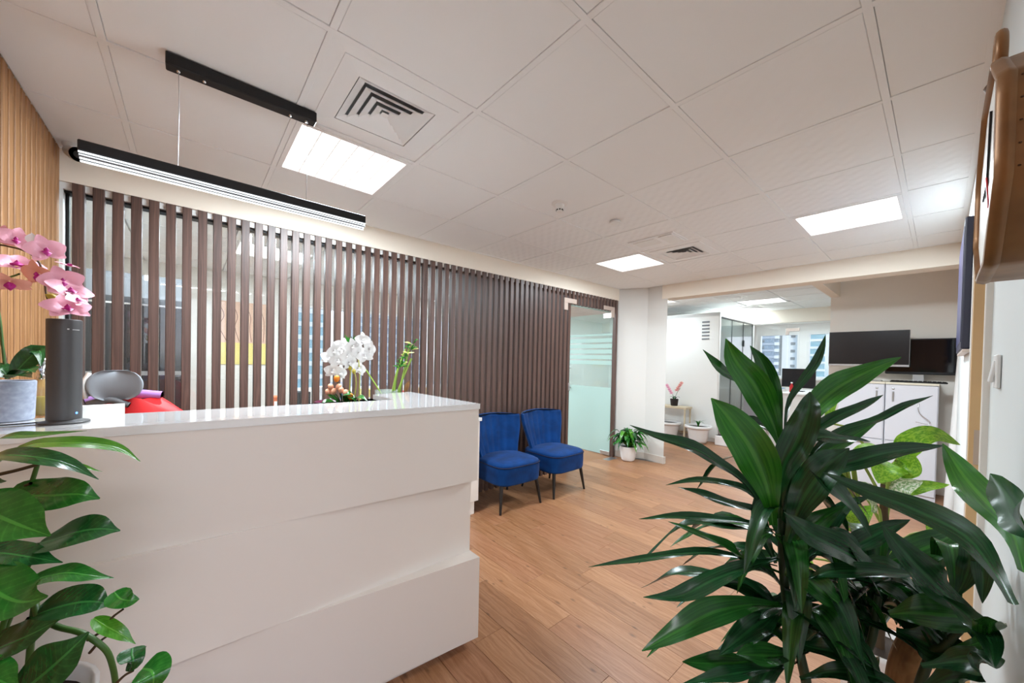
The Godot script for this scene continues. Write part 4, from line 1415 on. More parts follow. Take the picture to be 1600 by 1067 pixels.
# ------------------------------------------------------------------ on and behind the counter
func counter_things():
	var TOP := 1.174
	# dark grey tower
	var o := thing("scent_tower", "dark grey cylindrical scent diffuser with blue light on the counter", "diffuser", Vector3(-0.283, TOP, -1.70))
	part(o, "base", lathe([Vector2(0.001, 0.0), Vector2(0.051, 0.0), Vector2(0.053, 0.003), Vector2(0.050, 0.006), Vector2(0.036, 0.009), Vector2(0.034, 0.014)], 36), M.tower_grey)
	part(o, "body", lathe([Vector2(0.034, 0.010), Vector2(0.0355, 0.012), Vector2(0.0355, 0.170), Vector2(0.0350, 0.171), Vector2(0.0355, 0.172), Vector2(0.0355, 0.284), Vector2(0.0350, 0.285), Vector2(0.0355, 0.286), Vector2(0.0355, 0.304), Vector2(0.0335, 0.306), Vector2(0.030, 0.306), Vector2(0.028, 0.296), Vector2(0.001, 0.296)], 40), M.tower_grey)
	var look := Vector3(0.23, 0, 1.7).normalized()
	var right := look.cross(Vector3.DOWN).normalized()
	var on := func(a: float) -> Vector3: return (look * cos(a) + right * sin(a)) * 0.0357
	part(o, "status_light", lathe([Vector2(0.0002, 0.0012), Vector2(0.0022, 0.0006), Vector2(0.003, 0.0)], 10), M.led_blue, on.call(0.75) + Vector3(0, 0.030, 0), Vector3(PI / 2, atan2(look.x, look.z) + 0.75, 0))
	part(o, "logo_mark", box(0.004, 0.0035, 0.001), M.print_grey, on.call(0.22) + Vector3(0, 0.277, 0), Vector3(0, atan2(look.x, look.z) + 0.22, 0))
	for k in 5:
		part(o, "logo_line", box(0.0028, 0.0018, 0.001), M.print_grey, on.call(0.5 + 0.1 * k) + Vector3(0, 0.276, 0), Vector3(0, atan2(look.x, look.z) + 0.5 + 0.1 * k, 0))
	var w := thing("power_cord", "thin black cord lying on the counter behind the grey tower", "cord", Vector3(-0.4, TOP, -1.72))
	part(w, "cord", tube([Vector3(0.085, 0.004, 0.0), Vector3(0.04, 0.003, 0.012), Vector3(-0.02, 0.003, 0.018), Vector3(-0.12, 0.003, 0.02)], 0.0022, 0.0022, 6, 14), M.black_metal)
	# pink orchid in a concrete pot
	var p := thing("pink_orchid", "pink orchid with arching stem in a grey concrete pot", "potted plant", Vector3(-0.42, TOP, -1.83))
	var org := p.position
	part(p, "pot", lathe([Vector2(0.001, 0.0), Vector2(0.052, 0.0), Vector2(0.056, 0.004), Vector2(0.060, 0.118), Vector2(0.058, 0.121), Vector2(0.053, 0.120), Vector2(0.052, 0.105), Vector2(0.001, 0.104)], 32), M.concrete)
	part(p, "moss", lathe([Vector2(0.052, 0.106), Vector2(0.03, 0.116), Vector2(0.001, 0.118)], 16), M.stem_brown)
	var D := 1.12
	var lv := func(list: Array) -> Array:
		var r := []
		for q in list:
			r.append(pix(q[0], q[1], q[2]) - org)
		return r
	part(p, "leaf", blade(lv.call([[20, 586, D], [45, 560, D + 0.02], [62, 548, D + 0.03], [64, 572, D + 0.0]]), 0.055, "oval", Vector3(0.2, 0.6, 0.8), 0.15), M.lily_dark)
	part(p, "leaf", blade(lv.call([[20, 590, D - 0.02], [40, 577, D - 0.03], [55, 582, D - 0.04]]), 0.052, "oval", Vector3(0, 0.9, 0.3), 0.2), M.lily_dark)
	part(p, "leaf", blade(lv.call([[15, 590, D - 0.01], [-5, 575, D - 0.02], [-30, 590, D - 0.04]]), 0.055, "oval", Vector3(0, 0.9, 0.4), 0.2), M.lily_dark)
	part(p, "leaf", blade(lv.call([[18, 590, D - 0.03], [30, 585, D - 0.06], [50, 590, D - 0.09]]), 0.045, "oval", Vector3(0, 0.9, 0.4), 0.2), M.lily_dark)
	part(p, "stem", tube(lv.call([[10, 592, D], [6, 560, D], [0, 500, D], [-8, 455, D], [5, 438, D - 0.02], [30, 428, D - 0.03]]), 0.0035, 0.0025, 8, 22), M.stem_green)
	part(p, "stem", tube(lv.call([[14, 592, D + 0.02], [0, 520, D + 0.02], [-20, 420, D + 0.01], [-10, 385, D], [18, 386, D], [45, 395, D], [62, 412, D - 0.01], [70, 440, D - 0.02], [72, 460, D - 0.02], [80, 480, D - 0.02]]), 0.0035, 0.002, 8, 30), M.stem_brown)
	var fl := [[6, 372, 0.040, [-0.4, 0.2, 1], 0], [23, 374, 0.040, [0.5, 0.1, 1], 0], [70, 391, 0.046, [0.55, 0.05, 1], 0], [26, 416, 0.056, [0.2, 0.75, 0.6], 0], [62, 428, 0.044, [-0.5, -0.3, 0.6], 1], [97, 440, 0.048, [0.3, 0.2, 1], 0], [108, 456, 0.050, [0.5, 0.75, 0.8], 0], [104, 483, 0.052, [0.35, 0.7, 0.9], 0], [15, 440, 0.046, [0.0, -0.8, 0.5], 1], [106, 416, 0.026, [0.2, 0.9, 0.2], 0], [118, 470, 0.032, [0.6, 0.7, 0.4], 0]]
	for k in fl.size():
		var q: Array = fl[k]
		flower(p, pix(q[0], q[1], D - 0.03 - 0.003 * k) - org, q[2], Vector3(q[3][0], q[3][1], q[3][2]), "petal_pink" if q[4] == 0 else "petal_salmon", "lip_magenta", k)
	for q in [[81, 464], [88, 474], [79, 479]]:
		part(p, "bud", lathe([Vector2(0.0005, -0.014), Vector2(0.008, -0.006), Vector2(0.009, 0.003), Vector2(0.0005, 0.014)], 12), M.bud, pix(q[0], q[1], D - 0.05) - org, Vector3(0, 0, 1.1))
	part(p, "white_petal", blade(lv.call([[50, 384, D - 0.03], [50, 374, D - 0.03], [50, 364, D - 0.03]]), 0.026, "leafy", Vector3(0.2, 0, 1), 0.3), M.petal_white)
	# glass bottle behind the tower
	var b := thing("glass_bottle", "clear glass decanter with jewelled stopper behind the grey tower", "bottle", Vector3(-0.405, TOP, -1.98 + 0.14))
	b.position = pix(65, 640, 1.22) * Vector3(1, 0, 1) + Vector3(0, TOP, 0)
	part(b, "body", lathe([Vector2(0.001, 0.0), Vector2(0.026, 0.0), Vector2(0.030, 0.008), Vector2(0.030, 0.085), Vector2(0.022, 0.10), Vector2(0.012, 0.112), Vector2(0.012, 0.125)], 20), M.glass_amber)
	part(b, "liquid", lathe([Vector2(0.001, 0.004), Vector2(0.025, 0.004), Vector2(0.026, 0.062), Vector2(0.001, 0.062)], 18), M.bud)
	part(b, "stopper", lathe([Vector2(0.001, 0.195), Vector2(0.012, 0.188), Vector2(0.017, 0.172), Vector2(0.012, 0.152), Vector2(0.006, 0.140), Vector2(0.011, 0.13), Vector2(0.013, 0.12)], 9), M.chrome)
	# office chair behind the counter with a red jacket
	var c := thing("office_chair", "grey office chair with white trimmed headrest behind the counter", "chair", Vector3(-0.24, 0, -2.32))
	var rows := []
	for i in 13:
		var f := i / 12.0
		var yv := 1.185 + 0.125 * f
		var row := []
		for k in 28:
			var a := TAU * k / 28
			var sh := pow(sin(PI * clampf(f * 0.96 + 0.02, 0, 1)), 0.30)
			row.append(Vector3(0.085 * sh * signf(cos(a)) * pow(absf(cos(a)), 0.7), yv, -sin(a) * 0.035 * sh + 0.04 * pow(absf(cos(a)), 2.0)))
		rows.append(row)
	part(c, "headrest", grid(rows, true, true), M.grey_foam)
	part(c, "headrest_trim", tube([Vector3(-0.075, 1.30, 0.03), Vector3(-0.092, 1.25, 0.04), Vector3(-0.085, 1.195, 0.03)], 0.008, 0.008, 8, 10), M.white_plastic)
	piece(c, "headrest_post", -0.015, 0.015, 1.0, 1.22, -0.045, -0.02, "white_plastic", 0.004)
	piece(c, "backrest", -0.22, 0.22, 0.55, 1.10, -0.06, -0.02, "grey_plastic", 0.015)
	piece(c, "seat", -0.24, 0.24, 0.44, 0.52, -0.05, 0.40, "grey_plastic", 0.02)
	part(c, "gas_lift", lathe([Vector2(0.03, 0.06), Vector2(0.03, 0.25), Vector2(0.02, 0.25), Vector2(0.02, 0.45)], 12), M.black_metal, Vector3(0, 0, 0.17))
	for k in 5:
		var a := TAU * k / 5
		part(c, "base_arm", tube([Vector3(0, 0.09, 0.17), Vector3(cos(a) * 0.28, 0.05, 0.17 + sin(a) * 0.28)], 0.022, 0.016, 8, 2), M.black_metal)
		part(c, "castor", lathe([Vector2(0.001, 0.0), Vector2(0.02, 0.005), Vector2(0.024, 0.025), Vector2(0.02, 0.045), Vector2(0.001, 0.05)], 10), M.black_metal, Vector3(cos(a) * 0.28, 0, 0.17 + sin(a) * 0.28))
	var j := thing("red_jacket", "bright red jacket draped over the office chair back", "jacket", Vector3(-0.22, 0, -2.36))
	rows = []
	for i in 9:
		var f := i / 8.0
		var row := []
		for k in 24:
			var a := TAU * k / 24
			var wv := 1.0 + 0.06 * sin(a * 5.0 + f * 4.0)
			row.append(Vector3(0.03 + cos(a) * 0.26 * wv * lerpf(1.0, 0.35, pow(f, 2.5)), 0.90 + 0.27 * f + 0.02 * sin(a * 3.0), sin(-a) * 0.085 * wv * lerpf(1.0, 0.5, f)))
		rows.append(row)
	part(j, "shell", grid(rows, true, true), M.red_cloth)
	part(j, "lining", tube([Vector3(-0.10, 1.165, 0.05), Vector3(-0.04, 1.185, 0.06), Vector3(0.02, 1.16, 0.07)], 0.018, 0.012, 10, 8), M.grey_plastic)
	part(j, "scarf", tube([Vector3(-0.12, 1.17, -0.02), Vector3(0.0, 1.20, -0.045), Vector3(0.12, 1.19, -0.02)], 0.022, 0.02, 10, 10), M.purple_cloth, Vector3(0, 0, 0), Vector3.ZERO, "purple scarf")
	var card := thing("white_card_holder", "white folded card stand on the counter behind the tower", "card stand", Vector3(-0.215, TOP, -1.80))
	part(card, "card", prism([Vector2(-0.05, -0.02), Vector2(0.045, -0.03), Vector2(0.045, -0.025), Vector2(-0.05, 0.03)], 0.0, 0.038), M.white_plastic)
	white_orchid()
	bamboo()

func white_orchid():
	var B := Vector3(0.60, 0.83, -2.16)
	var o := thing("white_orchid", "white orchid with peach tulips in a burgundy pot behind the counter", "potted plant", B)
	part(o, "pot", lathe([Vector2(0.001, 0), Vector2(0.07, 0), Vector2(0.10, 0.29), Vector2(0.105, 0.315), Vector2(0.098, 0.318), Vector2(0.09, 0.29), Vector2(0.001, 0.285)], 28), M.pot_burgundy)
	part(o, "soil", lathe([Vector2(0.092, 0.288), Vector2(0.001, 0.292)], 16), M.soil)
	var D := 2.04
	var L := func(u: float, v: float, d := 0.0) -> Vector3: return pix(u, v, D + d) - B
	for q in [[545, 628, 548, 580, 548, 552], [561, 628, 562, 585, 560, 560], [553, 628, 556, 590, 540, 545]]:
		part(o, "stem", tube([L.call(q[0], q[1]), L.call(q[2], q[3]), L.call(q[4], q[5])], 0.004, 0.003, 6, 10), M.bamboo_pale)
	var fl := [[566, 532], [576, 545], [551, 541], [535, 541], [560, 551], [521, 548], [514, 560], [528, 563], [545, 566], [559, 576], [570, 556], [519, 579], [530, 582], [543, 555]]
	for k in fl.size():
		flower(o, L.call(fl[k][0], fl[k][1], -0.02 * (k % 3)), 0.050, Vector3(0.3 * sin(k * 1.7) + 0.25, 0.15 * cos(k * 2.1), 1), "petal_white", "petal_white", k)
	for q in [[547, 575], [553, 580]]:
		part(o, "bud", lathe([Vector2(0.0005, -0.016), Vector2(0.010, -0.006), Vector2(0.011, 0.003), Vector2(0.0005, 0.016)], 10), M.bud, L.call(q[0], q[1], -0.04))
	var tul := [[517, 605, 0], [529, 605, 0], [513, 613, 0], [521, 612, 0], [533, 610, 0], [540, 614, 0], [548, 620, 1], [526, 592, 1]]
	for k in tul.size():
		var q: Array = tul[k]
		var tb := part(o, "tulip", lathe([Vector2(0.0005, -0.018), Vector2(0.011, -0.012), Vector2(0.015, 0.0), Vector2(0.013, 0.012), Vector2(0.006, 0.019), Vector2(0.001, 0.015)], 12), M.orange if q[2] == 1 else M.peach, L.call(q[0], q[1], -0.08), Vector3(0.2 * sin(k * 2.0), 0, 0.3 * cos(k * 3.0)))
		part(o, "tulip_stem", tube([L.call(q[0], q[1] + 4, -0.08), L.call((q[0] + 535) / 2.0, q[1] + 12, -0.06), L.call(535, 634, 0.0)], 0.003, 0.003, 6, 6), M.stem_green)
	for q in [[535, 632, 520, 622, 512, 616], [540, 632, 545, 618, 558, 628], [545, 634, 560, 620, 574, 626], [530, 634, 512, 628, 502, 630], [550, 634, 548, 615, 536, 618]]:
		part(o, "leaf", blade([L.call(q[0], q[1], -0.03), L.call(q[2], q[3], -0.08), L.call(q[4], q[5], -0.1)], 0.045, "oval", Vector3(0, 0.8, 0.5), 0.2, 0.1, 1, 10, 4), M.lily_mid)
	for k in 7:
		var a := -0.6 + 0.35 * k
		part(o, "top_leaf", blade([L.call(548, 545, 0.03), L.call(548 + 8 * sin(a), 532, 0.03), L.call(548 + 17 * sin(a), 522 + 4 * absf(sin(k * 2.0)), 0.03)], 0.014, "oval", Vector3(0, 0.2, 1), 0.2, 0, 1, 6, 4), M.lily_mid)

func bamboo():
	var B := Vector3(0.97, 0.87, -2.36)
	var st := thing("vase_stand", "white low stand carrying the bamboo vase behind the counter wing", "stand", Vector3(0.97, 0, -2.42))
	piece(st, "body", -0.16, 0.16, 0.0, 0.84, -0.13, 0.15, "counter_white", 0.003)
	piece(st, "stand_top", -0.17, 0.17, 0.84, 0.87, -0.14, 0.16, "counter_top", 0.003)
	var o := thing("lucky_bamboo", "lucky bamboo stalks in a clear glass vase behind the counter wing", "potted plant", B)
	part(o, "vase", lathe([Vector2(0.001, 0.0), Vector2(0.055, 0.0), Vector2(0.06, 0.01), Vector2(0.078, 0.31), Vector2(0.074, 0.31), Vector2(0.056, 0.015), Vector2(0.001, 0.012)], 24), M.glass_vase)
	var D := 2.42
	var L := func(u: float, v: float, d := 0.0) -> Vector3: return pix(u, v, D + d) - B
	for q in [[616, 625, 620, 585, 634, 545], [622, 625, 628, 595, 640, 540], [618, 625, 630, 590, 643, 560], [612, 625, 618, 590, 624, 570]]:
		part(o, "stalk", tube([L.call(618, 640), L.call(q[0], q[1]), L.call(q[2], q[3]), L.call(q[4], q[5])], 0.008, 0.006, 8, 12), M.bamboo)
	part(o, "stalk", tube([L.call(600, 622, -0.06), L.call(585, 598, -0.06), L.call(568, 572, -0.06)], 0.005, 0.004, 8, 6), M.bamboo)
	var r := RandomNumberGenerator.new()
	r.seed = 5
	for k in 26:
		var t := r.randf()
		var u0 := lerpf(622, 644, t) + r.randf_range(-4, 4)
		var v0 := lerpf(582, 536, t)
		var a := r.randf_range(-1.4, 1.4)
		part(o, "leaf", blade([L.call(u0, v0), L.call(u0 + 6 * sin(a), v0 - 7 * cos(a), -0.02), L.call(u0 + 13 * sin(a), v0 - 8 * cos(a), -0.03)], 0.012, "oval", Vector3(0, 0.5, 1), 0.2, 0, k, 6, 2), M.bamboo_pale if k % 3 == 0 else M.lily_mid)
	part(o, "dry_leaf", blade([L.call(633, 612), L.call(636, 602), L.call(640, 594)], 0.03, "oval", Vector3(0, 0.3, 1), 0.3), M.bark)

# ------------------------------------------------------------------ plants
func leaf_px(o: Node3D, org: Vector3, list: Array, wpx: float, kind: String, m: String, tilt := 0.5, fold := 0.25, wave := 0.0, sd := 0):
	var pts := []
	var dsum := 0.0
	for q in list:
		var w3: Vector3 = pix(q[0], q[1], q[2])
		if w3.x > 0.46:
			w3.z = minf(w3.z, 0.055)
		pts.append(w3 - org)
		dsum += q[2]
	var mid: Vector3 = pts[pts.size() / 2] + org
	var view := (EYE - mid).normalized()
	var facing := (view * (1.0 - tilt) + Vector3.UP * tilt).normalized()
	var t: Vector3 = (pts[-1] - pts[0]).normalized()
	var s := t.cross(facing).normalized()
	# width so that the blade shows about wpx wide
	var seen := sqrt(maxf(1.0 - pow(s.dot(view), 2.0), 0.12))
	var w := wpx * (dsum / list.size()) / FOCAL / seen * (0.9 if kind == "strap" else 1.0)
	part(o, "leaf", blade(pts, w, kind, facing, fold, wave, sd, 18, 6), M[m])

func left_plant():
	var base := pix(-20, 900, 0.80) * Vector3(1, 0, 1)
	var o := thing("peace_lily", "glossy dark green broad-leaved plant in front of the counter", "potted plant", base)
	part(o, "pot", lathe([Vector2(0.001, 0), Vector2(0.12, 0), Vector2(0.13, 0.02), Vector2(0.16, 0.56), Vector2(0.165, 0.58), Vector2(0.15, 0.58), Vector2(0.145, 0.54), Vector2(0.001, 0.53)], 28), M.pot_white)
	part(o, "soil", lathe([Vector2(0.147, 0.545), Vector2(0.001, 0.55)], 18), M.soil)
	var D := 0.78
	var L := [
		[[[-30, 745, .76], [34, 700, .76], [88, 692, .76], [150, 694, .78], [190, 702, .80], [219, 721, .80]], 22, "oval", "lily_bright", .6],
		[[[-40, 720, .82], [0, 686, .82], [60, 680, .83], [136, 673, .86]], 17, "oval", "lily_mid", .7],
		[[[-60, 735, .72], [0, 712, .70], [70, 716, .70], [114, 728, .72], [154, 749, .74]], 28, "oval", "lily_dark", .55],
		[[[60, 722, .80], [110, 726, .80], [160, 737, .81]], 11, "oval", "lily_bright", .7],
		[[[10, 780, .78], [40, 775, .78], [84, 774, .76], [125, 772, .76], [156, 779, .78]], 56, "oval", "lily_mid", .25],
		[[[-60, 790, .70], [-20, 800, .69], [30, 820, .68], [79, 837, .68]], 80, "oval", "lily_mid", .2],
		[[[60, 850, .76], [90, 842, .75], [126, 830, .74], [160, 826, .75], [188, 829, .77]], 50, "oval", "lily_dark", .4],
		[[[-50, 866, .74], [0, 864, .73], [46, 870, .72], [98, 879, .73]], 42, "oval", "lily_dark", .5],
		[[[40, 910, .80], [75, 900, .80], [107, 895, .80], [140, 899, .81], [178, 903, .83]], 28, "oval", "lily_mid", .45],
		[[[-60, 900, .68], [-20, 918, .67], [30, 940, .66], [75, 932, .66]], 78, "oval", "lily_mid", .25],
		[[[45, 966, .76], [80, 952, .75], [118, 942, .74], [150, 940, .74], [175, 945, .76]], 54, "oval", "lily_dark", .35],
		[[[-40, 1030, .72], [0, 1012, .71], [42, 994, .70], [93, 968, .71]], 56, "oval", "lily_dark", .3],
		[[[20, 1090, .68], [60, 1060, .68], [99, 1026, .68], [139, 987, .70]], 74, "oval", "lily_dark", .3],
		[[[-60, 1080, .66], [-20, 1060, .66], [30, 1075, .66]], 60, "oval", "lily_mid", .3],
		[[[-70, 780, .84], [-40, 760, .84], [10, 752, .84]], 40, "oval", "lily_dark", .4],
		[[[-70, 990, .82], [-20, 960, .82], [40, 930, .82]], 60, "oval", "lily_dark", .4],
		[[[-80, 850, .82], [-20, 830, .82], [20, 800, .82]], 60, "oval", "lily_dark", .4],
	]
	for k in L.size():
		var q: Array = L[k]
		leaf_px(o, base, q[0], q[1], q[2], q[3], q[4], 0.18, 0.06, k)
		var s: Vector3 = pix(q[0][0][0], q[0][0][1], q[0][0][2]) - base
		part(o, "petiole", tube([Vector3(0.03 * sin(k * 2.0), 0.54, 0.03 * cos(k * 2.0)), Vector3(s.x * 0.35, lerpf(0.54, s.y, 0.6), s.z * 0.35), s], 0.006, 0.004, 7, 8), M.stem_green)
	for q in [[[-20, 745, .80], [25, 735, .80], [70, 722, .79], [84, 716, .78]], [[-20, 785, .80], [20, 768, .80], [48, 755, .79]]]:
		var pts := []
		for e in q:
			pts.append(pix(e[0], e[1], e[2]) - base)
		part(o, "petiole", tube(pts, 0.004, 0.003, 7, 10), M.stem_brown)
	# trailing vine with heart leaves, in the same pot
	var v := thing("trailing_vine", "trailing vine with small heart-shaped leaves beside the broad-leaved plant", "vine", base + Vector3(0.05, 0.55, 0))
	var vo := v.position
	var path := []
	for q in [[60, 962, .76], [90, 979, .75], [125, 988, .74], [150, 1002, .74], [168, 1019, .75], [177, 1045, .76], [181, 1070, .77]]:
		path.append(pix(q[0], q[1], q[2]) - vo)
	part(v, "stem", tube([Vector3(0, 0, 0), (path[0] as Vector3) * 0.7 + Vector3(0, 0.08, 0)] + path, 0.006, 0.005, 8, 34), M.stem_green)
	for q in [[[137, 1000], [160, 985], [175, 965], [192, 952]], [[181, 1068], [195, 1055], [208, 1048]], [[140, 1020], [155, 1003], [170, 992]], [[181, 1072], [205, 1075], [225, 1070]]]:
		var pts := []
		for e in q:
			pts.append(pix(e[0], e[1], 0.75) - vo)
		part(v, "petiole", tube(pts, 0.0028, 0.0022, 6, 8), M.stem_brown)
	leaf_px(v, vo, [[178, 925, .76], [187, 935, .75], [200, 938, .74], [218, 936, .75]], 32, "heart", "lily_mid", .2, .15)
	leaf_px(v, vo, [[146, 966, .75], [165, 978, .74], [188, 990, .74], [212, 1006, .75]], 22, "oval", "lily_bright", .3, .3)
	leaf_px(v, vo, [[207, 1012, .76], [206, 1022, .75], [208, 1034, .74], [196, 1048, .75]], 34, "heart", "lily_dark", .2, .15)
	leaf_px(v, vo, [[222, 1045, .76], [236, 1048, .75], [240, 1060, .74], [238, 1080, .75]], 52, "heart", "lily_mid", .2, .12)

